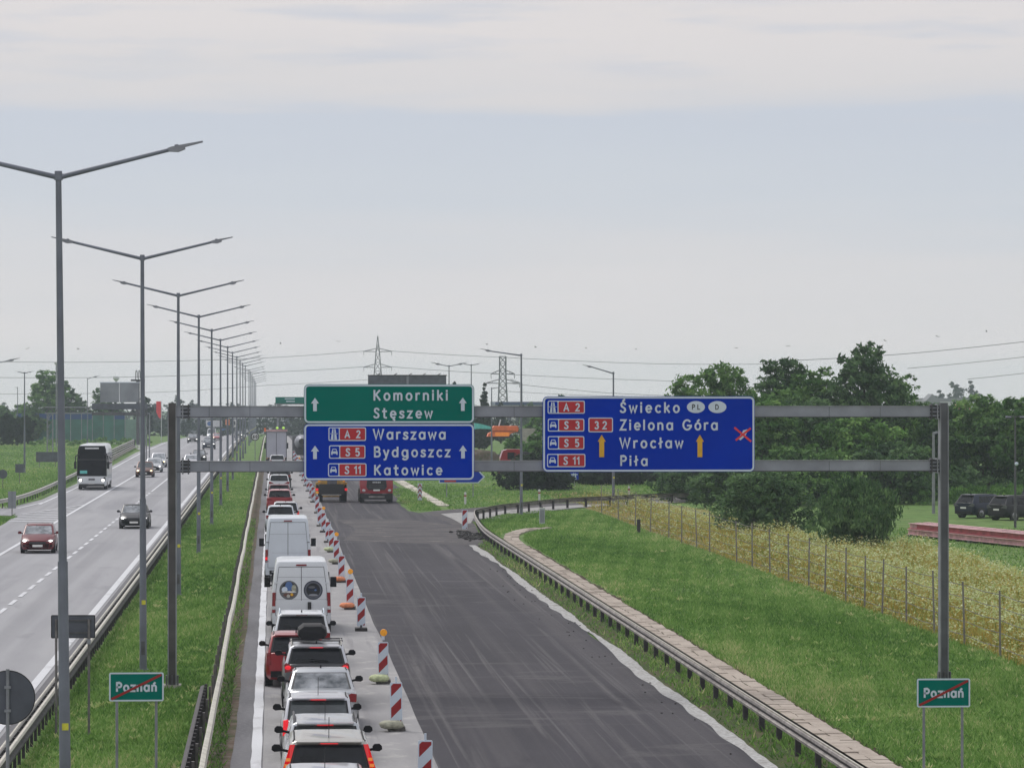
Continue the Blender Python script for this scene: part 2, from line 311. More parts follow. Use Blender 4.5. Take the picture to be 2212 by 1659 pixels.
def sheet(name, pts, z, m, kind='structure'):
    from mathutils.geometry import tessellate_polygon
    t = tessellate_polygon([[Vector((p[0], p[1], 0)) for p in pts]])
    mb = MB(); mb.add([(p[0], p[1], gz(p[1]) + z) for p in pts], [tuple(q) for q in t]); return tag(mb.build(name, m), kind=kind)
def band(name, pts, w, z, m, wj=0, kind='structure'):      # ribbon of width w along a polyline
    mb = MB(); vs = []
    for i, p in enumerate(pts):
        a = Vector(pts[max(0, i - 1)]); b = Vector(pts[min(len(pts) - 1, i + 1)]); d = (b - a).normalized(); n = Vector((-d.y, d.x))
        for s in (-.5, .5):
            q = Vector(p) + n * s * (w + random.uniform(-wj, wj)); vs.append((q.x, q.y, gz(q.y) + z))
    mb.add(vs, [(2 * i, 2 * i + 1, 2 * i + 3, 2 * i + 2) for i in range(len(pts) - 1)]); return tag(mb.build(name, m), kind=kind)
def resample(pts, step):
    out = [Vector(pts[0])]; acc = 0
    for i in range(len(pts) - 1):
        a, b = Vector(pts[i]), Vector(pts[i + 1]); L = (b - a).length; d = step - acc
        while d <= L: out.append(a + (b - a) * d / L); d += step
        acc = L - (d - step)
    return out
def smoothline(pts, step, it=3):
    p = [Vector(q) for q in pts]
    for _ in range(it):
        q = [p[0]]
        for i in range(len(p) - 1): q += [p[i] * .75 + p[i + 1] * .25, p[i] * .25 + p[i + 1] * .75]
        p = q + [p[-1]]
    return resample(p, step)
FAR = 1500
lw1 = lambda y: float(np.interp(y, [0, 226, 256, 262, 283, 400, 540, 700, 1500], [-17.0, -17.0, -17.4, -18.2, -18.2, -18.3, -19.6, -19.0, -19.0]))
strip('left_carriageway', lw1, -5.95, 20, FAR, .03, 'asphalt_left')
sheet('entry_slip_road', [(-18.1, 300), (-19, 283), (-21, 275), (-40, 272), (-40, 262), (-21, 262), (-17.9, 258)], .034, 'asphalt_left')
sheet('far_slip_road', [(-19.3, 600), (-22, 625), (-27, 648), (-27, 636), (-23, 600), (-19.3, 560)], .034, 'asphalt_left')
strip('left_kerb_strip', -6.55, -5.98, 20, 700, .042, 'shoulder_asphalt')
strip('left_edge_line', -6.92, -6.66, 20, FAR, .046, 'marking')
strip('left_centre_line', -14.18, -13.95, 20, 405, .046, 'marking')
for k in range(26): strip('road_dash', -14.12, -13.95, 412 + k * 12, 416 + k * 12, .046, 'marking')
for k in range(44): strip('road_dash', -10.42, -10.24, 60 + k * 5.9, 60 + k * 5.9 + 3.7, .046, 'marking', step=5)
strip('left_lane_line', -10.42, -10.25, 322, 520, .046, 'marking')
for k in range(24): strip('road_dash', -10.42, -10.24, 526 + k * 12, 530 + k * 12, .046, 'marking', step=5)
strip('left_outer_line', lambda y: float(np.interp(y, [284, 333, 540, 700], [-17.65, -17.5, -18.8, -18.5])), lambda y: float(np.interp(y, [284, 333, 540, 700], [-17.45, -17.3, -18.55, -18.3])), 284, 700, .046, 'marking')
band('slip_edge_line', [(-17.6, 290), (-18.5, 275), (-20, 271), (-34, 269)], .22, .05, 'marking')
band('gore_line', [(-14.1, 284), (-15.8, 272), (-17.5, 261.5), (-20, 262), (-34, 262.6)], .2, .05, 'marking')
for yy in (246, 250.5, 255, 259.5, 264, 268.5, 274):
    xl = float(np.interp(yy, [240, 259, 283], [-17.2, -17.3, -14.3])); 
    sheet('gore_stripe', [(xl, yy + .4), (-14.25, yy - 1.2), (-14.25, yy + .3), (xl, yy + 1.7)], .048, 'marking_old')
# right carriageway
strip('verge_strip', lambda y, w=wob(3, .03, 9): -1.78 + w(y), lambda y, w=wob(4, .045, 6): -.86 + w(y), 20, 420, .012, 'soil', step=.7)
strip('hard_shoulder', lambda y, w=wob(5, .02, 8): -.92 + w(y), 0.0, 20, FAR, .03, 'shoulder_asphalt', step=2.5)
strip('queue_lane', -.22, 3.75, 20, FAR, .034, 'concrete_lane')
strip('queue_edge_line', lambda y, w=wob(6, .008, 1.2): -.49 + w(y), lambda y, w=wob(7, .008, 1.2): -.25 + w(y), 20, 700, .04, 'marking', step=1.2)
strip('milled_road', lambda y, w=wob(8, .02, 14): 3.68 + w(y), lambda y, w=wob(9, .06, 9): float(np.interp(y, [0, 215, 236, 258, 267, 290, 320, 1500], [11.0, 11.0, 11.6, 11.0, 9.6, 9.5, 11.2, 11.2])) + w(y), 20, FAR, .038, 'milled_asphalt', step=1.2)
strip('white_gravel_strip', lambda y, w=wob(10, .10, 8): 10.84 + w(y), lambda y, w=wob(12, .05, 5): 11.20 + w(y), 20, 206, .044, 'white_gravel', step=.5)
strip('verge_right', 11.1, 13.3, 20, 214, .008, 'verge_green')
P2 = lambda x, y: at((950 + x / 3.687) * K, (1050 + y / 3.687) * K)
north = [P2(*p) for p in ((-120, 480), (0, 436), (200, 412), (640, 380), (1000, 362), (1600, 338), (2000, 308), (2500, 290), (3200, 280))]
north = [(9.6, 266)] + [p for p in north if p[0] > 10]
railp = [(11.95, 60), (11.95, 120), (11.95, 180), (12.0, 212), (12.3, 224)] + [P2(*p) for p in ((470, 508), (530, 492), (583, 480), (653, 462), (740, 448), (835, 440), (937, 425), (1175, 400), (1308, 390), (1446, 382), (1596, 378), (1800, 362), (2100, 350), (2500, 338))]
rp_s = [p for p in railp if p[1] > 214]
sheet('exit_ramp', [(9.8, 214), (11.2, 214)] + [(p[0] + .2, p[1] + 1) for p in rp_s] + north[::-1], .036, 'smeared_asphalt')
inner = [(p[0], p[1] + 2.2) for p in rp_s[2:]]
sheet('ramp_concrete_apron', [at(*p) for p in ((952, 1111), (978, 1122), (1001, 1135), (1017, 1131), (1024, 1119), (1060, 1108), (1010, 1107))], .043, 'pale_concrete')
band('ramp_gravel_edge', inner, 3.2, .046, 'pale_concrete', .08)
sheet('milling_crossing', [(4.0, 213), (11.6, 205), (12.2, 222), (12, 236), (9.6, 246), (7, 250), (4.2, 248), (5.2, 232)], .042, 'smeared_asphalt')
# paved gutter of rough concrete slabs beside the guardrail, joints left open
def slabs(name, pts, w, rows, ln, m, z=.03, kind='structure'):
    P = resample(pts, ln); mb = MB()
    for i in range(len(P) - 1):
        d = (P[i + 1] - P[i]).normalized(); n = Vector((-d.y, d.x)); rz = math.atan2(d.y, d.x)
        for r in range(rows):
            c = (P[i] + P[i + 1]) / 2 + n * ((r + .5) / rows - .5) * w
            mb.box((c.x + random.uniform(-.035, .035), c.y, z + random.uniform(-.012, .02)), (ln * .975, w / rows * .97, .08), rz + random.uniform(-.035, .035), ry=random.uniform(-.03, .03))
    return tag(mb.build(name, m), kind=kind)
slabs('paved_gutter', [(13.45, 60), (13.45, 205), (13.6, 214), (14.2, 222), (15.4, 229), (17.2, 233)], .85, 2, .8, 'slab_mat')
slabs('drainage_channel', [(12.7, 279), (12.5, 300), (12.3, 330), (12.1, 370)], .9, 2, .8, 'stone', .04)
strip('dry_meadow_ground', lambda y, w=wob(14, .14, 4): 22.7 + w(y), lambda y, w=wob(15, .5, 6): float(np.interp(y, [0, 170, 200, 205, 330], [33.6, 33.6, 34.8, 31, 30])) + w(y), 60, 320, .006, 'dry_meadow', step=1.2)

_sl = resample([(13.45, 200), (13.45, 205), (13.6, 214), (14.2, 222), (15.4, 229), (17.2, 233)], .7)
strip('soil_edge', lambda y, w=wob(21, .03, 3): 13.93 + w(y), lambda y, w=wob(22, .06, 1.1): 14.10 + w(y), 60, 206, .014, 'soil_dark', step=.5)
# ---------------- grass and meadow plants ----------------
def blades(name, rects, per, hmin, hmax, w, m, seed, lean=.5, kind='stuff', tone=None):
    R = np.random.RandomState(seed); V = []; T = []
    for (x0, x1, y0, y1, dens) in rects:
        n = int((x1 - x0) * (y1 - y0) * dens * per); x = R.uniform(x0, x1, n); y = R.uniform(y0, y1, n)
        pat = .5 + .5 * np.sin(x * .9 + 1.7 * np.sin(y * .21)) * np.sin(y * .33 + 1.3 * np.sin(x * .7)); pat2 = .5 + .5 * np.sin(x * 3.1 + y * 1.3) * np.sin(y * 1.9 - x * 2.2)
        if y0 == 210:
            cur = np.array([(p[0], p[1]) for p in rp_s]); keep0 = y < np.interp(x, cur[:, 0], cur[:, 1]) - .35
            for a, b in zip(_sl, _sl[1:]): keep0 &= np.hypot(x - (a[0] + b[0]) / 2, y - (a[1] + b[1]) / 2) > .75
            x, y, pat, pat2 = x[keep0], y[keep0], pat[keep0], pat2[keep0]; n = len(x)
        if y0 in (262, 340):
            cur = np.array(sorted(north)); keep0 = y > np.interp(x, cur[:, 0], cur[:, 1]) + .6; x, y, pat, pat2 = x[keep0], y[keep0], pat[keep0], pat2[keep0]; n = len(x)
        keep = R.uniform(0, 1, n) < (.35 + .45 * pat + .3 * pat2); x, y, pat, pat2 = x[keep], y[keep], pat[keep], pat2[keep]; n = len(x)
        h = R.uniform(hmin, hmax, n) * (.6 + .5 * pat + .35 * pat2); a = R.uniform(0, 6.283, n); ww = w * R.uniform(.6, 1.5, n) * (1 + (y0 / 300))
        z0 = np.interp(y, [650, 900], [0, -1.5]); lx, ly = R.normal(0, lean, n) * h, R.normal(0, lean, n) * h; pat3 = np.sin(x * .37 + y * .061 + 2) * np.sin(y * .043 - x * .22)
        A = np.stack([x - np.cos(a) * ww, y - np.sin(a) * ww, z0], 1); B = np.stack([x + np.cos(a) * ww, y + np.sin(a) * ww, z0], 1); D = np.stack([x + lx, y + ly, z0 + h], 1)
        V.append(np.stack([A, B, D], 1).reshape(-1, 3)); t = np.clip(R.normal(.42, .22, n) + .3 * (pat - .5) + .25 * (pat2 - .5) + .2 * pat3, 0, 1); T.append(np.repeat(t, 3))
    V = np.concatenate(V); T = np.concatenate(T); F = np.arange(len(V)).reshape(-1, 3)
    o = bpy.data.objects.new(name, npmesh(name, V, F, m, T)); link(o); return tag(o, kind=kind)
tag(blades('slope_grass', [(13.95, 22.9, 78, 110, 1.2), (14.0, 22.9, 110, 150, .9), (14.2, 22.9, 150, 210, .55), (12.4, 22.8, 210, 268, .45)], 230, .06, .17, .017, 'blade', 5), 'short green grass on the bank beside the paved gutter', 'grass')
tag(blades('median_grass', [(-5.6, -1.85, 78, 110, 1.2), (-5.6, -1.85, 110, 150, .9), (-5.6, -1.8, 150, 240, .5), (-5.6, -1.8, 240, 400, .2)], 230, .06, .18, .017, 'blade', 6), 'green grass of the median under the street lamps', 'grass')
tag(blades('verge_grass', [(11.3, 12.0, 78, 120, .35), (12.0, 12.9, 78, 120, .8), (11.3, 12.0, 120, 210, .2), (12, 12.9, 120, 210, .4), (-1.75, -1.1, 78, 130, .8), (-1.75, -1.1, 130, 250, .4), (9.9, 12.2, 268, 330, .35), (-30, -18.9, 275, 420, .14), (-60, -20.5, 420, 640, .05), (12.8, 40, 340, 520, .06), (-24, -17.3, 226, 256, .5), (12.8, 34, 262, 340, .16), (35, 60, 150, 230, .12)], 120, .06, .2, .02, 'blade', 8), 'ragged grass along the guardrail posts', 'grass')
def meadow(name, rects, seed):
    R = np.random.RandomState(seed); V = []; T = []
    for (x0, x1, y0, y1, dens) in rects:
        n = int((x1 - x0) * (y1 - y0) * dens); x = R.uniform(x0, x1, n); y = R.uniform(y0, y1, n)
        p = .5 + .5 * np.sin(x * .8 + y * .13) * np.sin(y * .21 - x * .4); edge = np.clip((x - x0) / 2.5, 0.35, 1) * np.clip((x1 - x) / 1.0, .5, 1)
        h = R.uniform(.35, .95, n) * (.7 + .4 * p) * edge
        for k in range(3):                                   # stem leaves
            a = R.uniform(0, 6.283, n); ww = R.uniform(.012, .03, n); lx, ly = R.normal(0, .28, n) * h, R.normal(0, .28, n) * h; hh = h * R.uniform(.5, 1, n)
            A = np.stack([x - np.cos(a) * ww, y - np.sin(a) * ww, 0 * x], 1); B = np.stack([x + np.cos(a) * ww, y + np.sin(a) * ww, 0 * x], 1); D = np.stack([x + lx, y + ly, hh], 1)
            V.append(np.stack([A, B, D], 1).reshape(-1, 3)); T.append(np.repeat(np.clip(R.normal(.36, .16, n) + .12 * p, 0, .75), 3))
        k2 = R.uniform(0, 1, n) < (.45 + .35 * p) * np.clip((x - x0) / 3.5, .25, 1)
        for k in range(4):                                   # flower heads and seed heads
            m_ = k2; c = np.stack([x[m_] + R.normal(0, .09, m_.sum()), y[m_] + R.normal(0, .09, m_.sum()), h[m_] * R.uniform(.8, 1.08, m_.sum())], 1); s = R.uniform(.03, .075, m_.sum())
            a = R.uniform(0, 6.283, m_.sum()); u = np.stack([np.cos(a) * s, np.sin(a) * s, R.normal(0, .4, m_.sum()) * s], 1); w = np.stack([-np.sin(a) * s, np.cos(a) * s, R.normal(0, .6, m_.sum()) * s], 1)
            V.append(np.stack([c - u, c + u, c + w], 1).reshape(-1, 3)); T.append(np.repeat(np.clip(R.normal(.80, .13, m_.sum()), .3, 1), 3))
    V = np.concatenate(V); T = np.concatenate(T); o = bpy.data.objects.new(name, npmesh(name, V, np.arange(len(V)).reshape(-1, 3), 'meadow', T)); link(o); return tag(o, kind='stuff')
tag(meadow('meadow_plants', [(22.75, 33.8, 95, 150, 26), (22.8, 33.8, 150, 175, 20), (22.9, 34.8, 175, 200, 15), (23, 31, 200, 250, 9), (23, 29, 250, 300, 5)], 9), 'tall dry meadow plants with pale seed heads behind the wire fence', 'meadow')

def weeds(name, rects, n, seed):
    R = np.random.RandomState(seed); V = []; T = []
    for (x0, x1, y0, y1) in rects:
        for _ in range(n):
            cx, cy = R.uniform(x0, x1), R.uniform(y0, y1); k = R.randint(8, 26); s = R.uniform(.05, .22); tn = R.uniform(.3, 1)
            a = R.uniform(0, 6.283, k); r = R.uniform(0, s, k); x = cx + np.cos(a) * r; y = cy + np.sin(a) * r; h = R.uniform(.05, .2, k); w = R.uniform(.02, .05, k); b = R.uniform(0, 6.283, k)
            A = np.stack([x - np.cos(b) * w, y - np.sin(b) * w, h * .4], 1); B = np.stack([x + np.cos(b) * w, y + np.sin(b) * w, h * .4], 1); D = np.stack([x + np.cos(a) * .1, y + np.sin(a) * .1, h], 1)
            V.append(np.stack([A, B, D], 1).reshape(-1, 3)); T.append(np.clip(R.normal(tn, .1, k * 3), 0, 1))
    V = np.concatenate(V); o = bpy.data.objects.new(name, npmesh(name, V, np.arange(len(V)).reshape(-1, 3), 'blade', np.concatenate(T))); link(o); return tag(o, 'scattered broad leaved weeds and dry tufts in the grass', 'weeds', kind='stuff')
weeds('grass_weeds', [(14.2, 22.4, 80, 120), (14.2, 22.4, 120, 200), (-5.4, -2.0, 80, 130), (-5.4, -2.0, 130, 220), (21.6, 22.7, 85, 200)], 190, 44)
# ---------------- guardrails ----------------
WP = [(0, .44), (.075, .47), (.085, .53), (.02, .575), (.02, .615), (.085, .66), (.075, .72), (0, .75)]
def rail_mesh(pts, m, side=1, prof=WP, th=.012, z0=0):
    mb = MB(); rings = []
    pr = prof + [(a - th * 2.5, z) for a, z in prof[::-1]]
    for i, p in enumerate(pts):
        a = Vector(pts[max(0, i - 1)][:2]); b = Vector(pts[min(len(pts) - 1, i + 1)][:2]); d = (b - a).normalized(); n = Vector((-d.y, d.x)) * side
        rings.append([(p[0] + n.x * q, p[1] + n.y * q, gz(p[1]) + z + z0) for q, z in pr])
    mb.loft(rings, m); return mb
pm = MB().box((0, 0, .35), (.07, .12, .78), m='post_dark').mesh('post')
pmg = MB().box((0, 0, .35), (.06, .10, .72), m='post_grey').mesh('post')
pmb = MB().box((0, 0, .3), (.13, .15, .72), m='post_dark').mesh('post')
blk = MB().box((0, 0, .6), (.09, .07, .12), m='post_dark').mesh('spacer')
def guardrail(name, label, pts, spacing, side=1, m='rail', post=None, group='guardrails', double=False, off=.12, grow=0, limit=300, jit=0, caps=(), groove_shade=False):
    g = thing(name, label, 'guardrail', (pts[0][0], pts[0][1], 0), group=group)
    def loc(o):
        o.location = o.location - g.location; return o
    loc(rail_mesh(pts, m, side).build('rail', parent=g, smooth=40))
    if double: loc(rail_mesh([(p[0] + double, p[1]) for p in pts], m, -side).build('rail', parent=g, smooth=40))
    for dx, r_ in caps:
        mb = MB().tube([(p[0] + dx, p[1], gz(p[1]) + .74) for p in pts], r_, 6, 'rail_cream'); loc(mb.build('top_rail', parent=g, smooth=50))
    if groove_shade:
        loc(rail_mesh(pts, 'post_dark', side, [(.0, .572), (.032, .574), (.032, .616), (0, .618)]).build('groove_shade', parent=g)); loc(rail_mesh(pts, 'rail_cream', side, [(-.03, .745), (.05, .745), (.05, .772), (-.03, .772)]).build('top_edge', parent=g))  # dark strip paints shade into the valley of the rail
    P = resample(pts, spacing) if not grow else None
    rest = MB()
    for i, p in enumerate(P):
        q = P[min(i + 1, len(P) - 1)]; r = P[max(i - 1, 0)]; d = (q - r).normalized(); n = Vector((-d.y, d.x)) * side; rz = math.atan2(d.y, d.x) - math.pi / 2
        c = Vector((p.x, p.y)) - n * off
        if i < limit: inst('post', post or pm, g, (c.x - g.location.x, c.y - g.location.y, gz(c.y)), rz)
        else: rest.box((c.x - g.location.x, c.y - g.location.y, gz(c.y) + .35), (.07, .12, .76), rz, m='post_dark')
    if rest.v: tag(rest.build('post_row', parent=g), kind='stuff')
    return g
straight = [(11.95, 60 + k * 8) for k in range(20)]
rl = smoothline(straight[:19] + [tuple(p) for p in railp if p[1] > 205], 2.0, 2)
guardrail('guardrail', 'long brown weathered guardrail bending round the exit ramp on the right', rl, 3.2, 1, 'rail_dark', pmb, off=.10, groove_shade=True)
lm = [(-5.75, 50 + k * 10) for k in range(75)]
guardrail('guardrail', 'pale double guardrail with dense dark posts beside the left carriageway', lm, 1.45, 1, 'shadow_rail', pm, double=.13, off=.065, limit=300, caps=((-.05, .035), (.17, .055)))  # rail faces carry a dark base colour standing in for shade
rm = [(-1.46 + (.016 * math.sin(k * .9) + .012 * math.sin(k * 2.3)) * min(1, k / 12), 50 + k * 6) for k in range(120)]
guardrail('guardrail', 'thin cream guardrail edging the median beside the queue lane', rm, 4.0, -1, 'rail_cream', pmg, off=.18)
M['soil_dark']
old = [(-1.80, 50 + k * 6) for k in range(9)]
g = thing('guardrail', 'dark old guardrail with dense posts behind the cream rail at bottom left', 'guardrail', (-1.8, 50, 0), group='guardrails')
o = rail_mesh(old, 'post_dark', 1, th=.01).build('rail', parent=g); o.location = -g.location
for k in range(52): inst('post', pm, g, (.06, k * .95, 0), 0)
lr = [(-24, 262), (-21.5, 264), (-19.9, 270), (-19.0, 282), (-18.75, 300)] + [(-18.8 - k * .1, 320 + k * 12) for k in range(11)]
guardrail('guardrail', 'beige guardrail along the grassy slope on the far left', smoothline(lr, 3.0, 2), 2.9, -1, 'rail', pm, off=.14)
# multi-bar parapet further on
g = thing('bridge_parapet', 'pale multi-bar parapet railing beyond the coach', 'railing', (-20.2, 452, 0))
pp = [(-20.2 - k * .11, 452 + k * 10.5) for k in range(14)]
for z in (.45, .75, 1.05, 1.3):
    mb = MB()
    for a, b in zip(pp, pp[1:]): mb.cyl((a[0] + 20.2, a[1] - 452, z), (b[0] + 20.2, b[1] - 452, z), .075, n=6, m='rail')
    mb.build('bar', parent=g)
for k in range(14):
    for h in (0, .5):
        x, y = pp[k][0] - h * .11, pp[k][1] + h * 10.5; MB().box((x + 20.2, y - 452, .65), (.12, .12, 1.35), m='post_dark').build('post', parent=g)
o = MB().box((0, 0, .15), (.5, 138, .3), .0105, m='concrete').build('kerb', parent=g); o.location = (-.7, 68, 0)
# wire fence along the meadow
g = thing('wire_fence', 'weathered post and wire fence along the dry meadow', 'fence', (22.9, 100, 0))
fp = MB().cyl((0, 0, 0), (0, 0, 2.15), .036, .032, 8, 'fencewood').mesh('post', smooth=50)
ys = [105.5, 111.5, 117, 122.6, 128.8, 134.8, 139.7, 144.8, 149.5, 154.5, 160, 166, 172, 178, 183.9, 195, 202, 209, 217, 226, 236, 247, 260]
for y in ys: 
    o = inst('post', fp, g, (random.uniform(-.1, .1), y - 100, 0), 0, (1, 1, random.uniform(.95, 1.03))); o.rotation_euler = (random.uniform(-.02, .02), random.uniform(-.03, .03), 0)
for z in (.35, .8, 1.2, 1.6, 2.0):
    mb = MB(); p = [(0, 5.5, z)]
    for a, b in zip(ys, ys[1:]): p += [(0, (a + b) / 2 - 100, z - .04), (0, b - 100, z)]
    mb.tube(p, .011, 4, 'wire'); mb.build('wire', parent=g)
# ---------------- street lamps ----------------
def lamp_meshes(h, r0=.11, r1=.055):
    p = MB(); p.cyl((0, 0, 0), (0, 0, h * .42), r0, r0 * .86, 12, 'pole'); p.cyl((0, 0, h * .42), (0, 0, h), r0 * .72, r1, 12, 'pole'); p.cyl((0, 0, h - .05), (0, 0, h + .12), r1 * 1.5, r1 * 1.3, 10, 'pole')
    return p.mesh('pole', smooth=50)
def arm_mesh(L, rise):
    a = MB(); a.cyl((0, 0, 0), (L, 0, rise), .05, .038, 8, 'pole'); return a.mesh('arm', smooth=50)
def head_mesh():
    # flat luminaire: joint, gear housing, thin blade
    b = MB()
    b.cyl((-.18, 0, -.02), (.12, 0, .03), .05, .05, 8, 'pole')
    b.prism([(0, -.05), (.28, -.10), (.5, -.04), (.5, .06), (.12, .085), (-.03, .05)], 'y', -.14, .14, 'signback_light')
    b.prism([(.3, .0), (1.05, .10), (1.05, .135), (.2, .09)], 'y', -.15, .15, 'signback_light')
    b.cyl((.25, 0, .08), (.25, 0, .13), .07, .06, 8, 'pole'); return b.mesh('lamp_head', smooth=35)
base_m = MB().cyl((0, 0, 0), (0, 0, .12), .17, .17, 10, 'pole').mesh('base'); HM = head_mesh()
sticker = MB().box((.02, -.105, .06), (.12, .02, .13), m='sticker').mesh('sticker')
door_m = MB().box((0, -.105, .75), (.11, .03, .4), m='dark_steel').mesh('hatch')
def lamp(x, y, h, arms, label, group, L=2.55, rise=.62, sc=1.0, pole=None, stick=True, rz=0, z=None):
    t = thing('street_lamp', label, 'street lamp', (x, y, gz(y) if z is None else z), rz, group)
    inst('pole', pole or lamp_meshes(h), t)
    inst('base', base_m, t); inst('hatch', door_m, t)
    if stick: inst('sticker', sticker, t, (0, 0, 2.05))
    for s in arms:
        a = inst('arm', arm_mesh(L, rise), t, (0, 0, h), 0 if s > 0 else math.pi)
        hd = inst('lamp_head', HM, a, (L, 0, rise), 0, (sc, sc, sc)); hd.rotation_euler = (0, -.12, 0)
    return t
PMm = lamp_meshes(12.36)
ORD = 'nearest second third fourth fifth sixth seventh eighth ninth tenth eleventh twelfth thirteenth fourteenth fifteenth sixteenth seventeenth eighteenth nineteenth twentieth'.split()
y = 70.5
for i in range(19):
    lab = ('double armed street lamp nearest the camera, cropped at the left edge' if i == 0 else f'{ORD[i]} double armed median street lamp counting away from the camera')
    if i == 12: y += 42
    h = 12.2 - (0 if i < 6 else .0)
    t = lamp(-3.86, y, 12.36, (1, -1), lab, 'double armed lamps along the median', 2.06, .5, pole=PMm, sc=.62); t.rotation_euler = (random.uniform(-.002, .002), (random.uniform(-.003, .001)) if i != 0 else -.011, random.uniform(-.02, .02))
    y += 42
x, y = dep(1126, 257.6); lamp(x, y, 11.0, (-1,), 'tall single armed street lamp standing between the two big signs', 'single armed lamps on the right', 2.1, .3, sc=.7)
x, y = dep(1325, 281); lamp(x, y, 9.9, (-1,), 'single armed street lamp behind the right blue sign', 'single armed lamps on the right', 1.6, .48, sc=.7)
x, y = dep(970, 420); lamp(x, y, 11.5, (1, -1), 'distant double armed lamp above the right end of the green sign', 'distant lamps', 1.0, .2, stick=False)
x, y = dep(1018, 455); lamp(x, y, 11.9, (1, -1), 'distant lamp with small arms at the right corner of the green sign', 'distant lamps', .6, .1, sc=.6, stick=False)
x, y = dep(1062, 420); lamp(x, y, 9.0, (1,), 'thin pole with short arm left of the orange container', 'distant lamps', .6, .1, sc=.5, stick=False)
x, y = dep(53, 398); lamp(x, y, 10.6, (1, -1), 'short armed double lamp on the left grass before the trees', 'distant lamps', .45, .1, sc=.5, stick=False)
x, y = dep(-22, 330); lamp(x, y, 11.0, (1,), 'lamp whose arm enters at the left edge of the picture', 'distant lamps', 1.6, .3)
x, y = dep(189, 640); lamp(x, y, 11.0, (1,), 'single armed lamp rising beside the green noise barrier', 'distant lamps', 1.1, .35, stick=False)
x, y = dep(38, 640); lamp(x, y, 9.5, (-1,), 'thin grey pole in front of the dark trees at far left', 'distant lamps', .3, .1, sc=.3, stick=False)
x, y = dep(1128, 900); lamp(x, y, 12.5, (-1,), 'tiny far lamp above the blue roofed depot', 'distant lamps', 2.2, .9, stick=False)
# car-park lights
x, y = dep(2016.5, 262); t = thing('floodlight_pole', 'slender pale pole with one small floodlight beside the gantry column', 'street lamp', (x, y, 0))
MB().cyl((0, 0, 0), (0, 0, 5.6), .12, .09, 8, 'galv').build('pole', parent=t, smooth=50); MB().box((.12, 0, 5.65), (.34, .25, .14), m='signback_light', ry=-.25).build('lamp_head', parent=t)
x, y = dep(2193, 234); t = thing('floodlight_pole', 'thin dark pole with a T shaped floodlight bar by the parked cars', 'street lamp', (x, y, 0))
MB().cyl((0, 0, 0), (0, 0, 6.9), .085, .05, 8, 'dark_steel').build('pole', parent=t, smooth=50); MB().box((0, 0, 6.95), (1.0, .14, .07), m='dark_steel').build('crossbar', parent=t)
for s in (-.45, .45): MB().box((s, -.1, 6.9), (.34, .25, .1), m='signback', rx=.4).build('lamp_head', parent=t)
MB().ell((.07, -.08, 4.0), (.12, .12, .12), m='signwhite').build('camera_dome', parent=t)

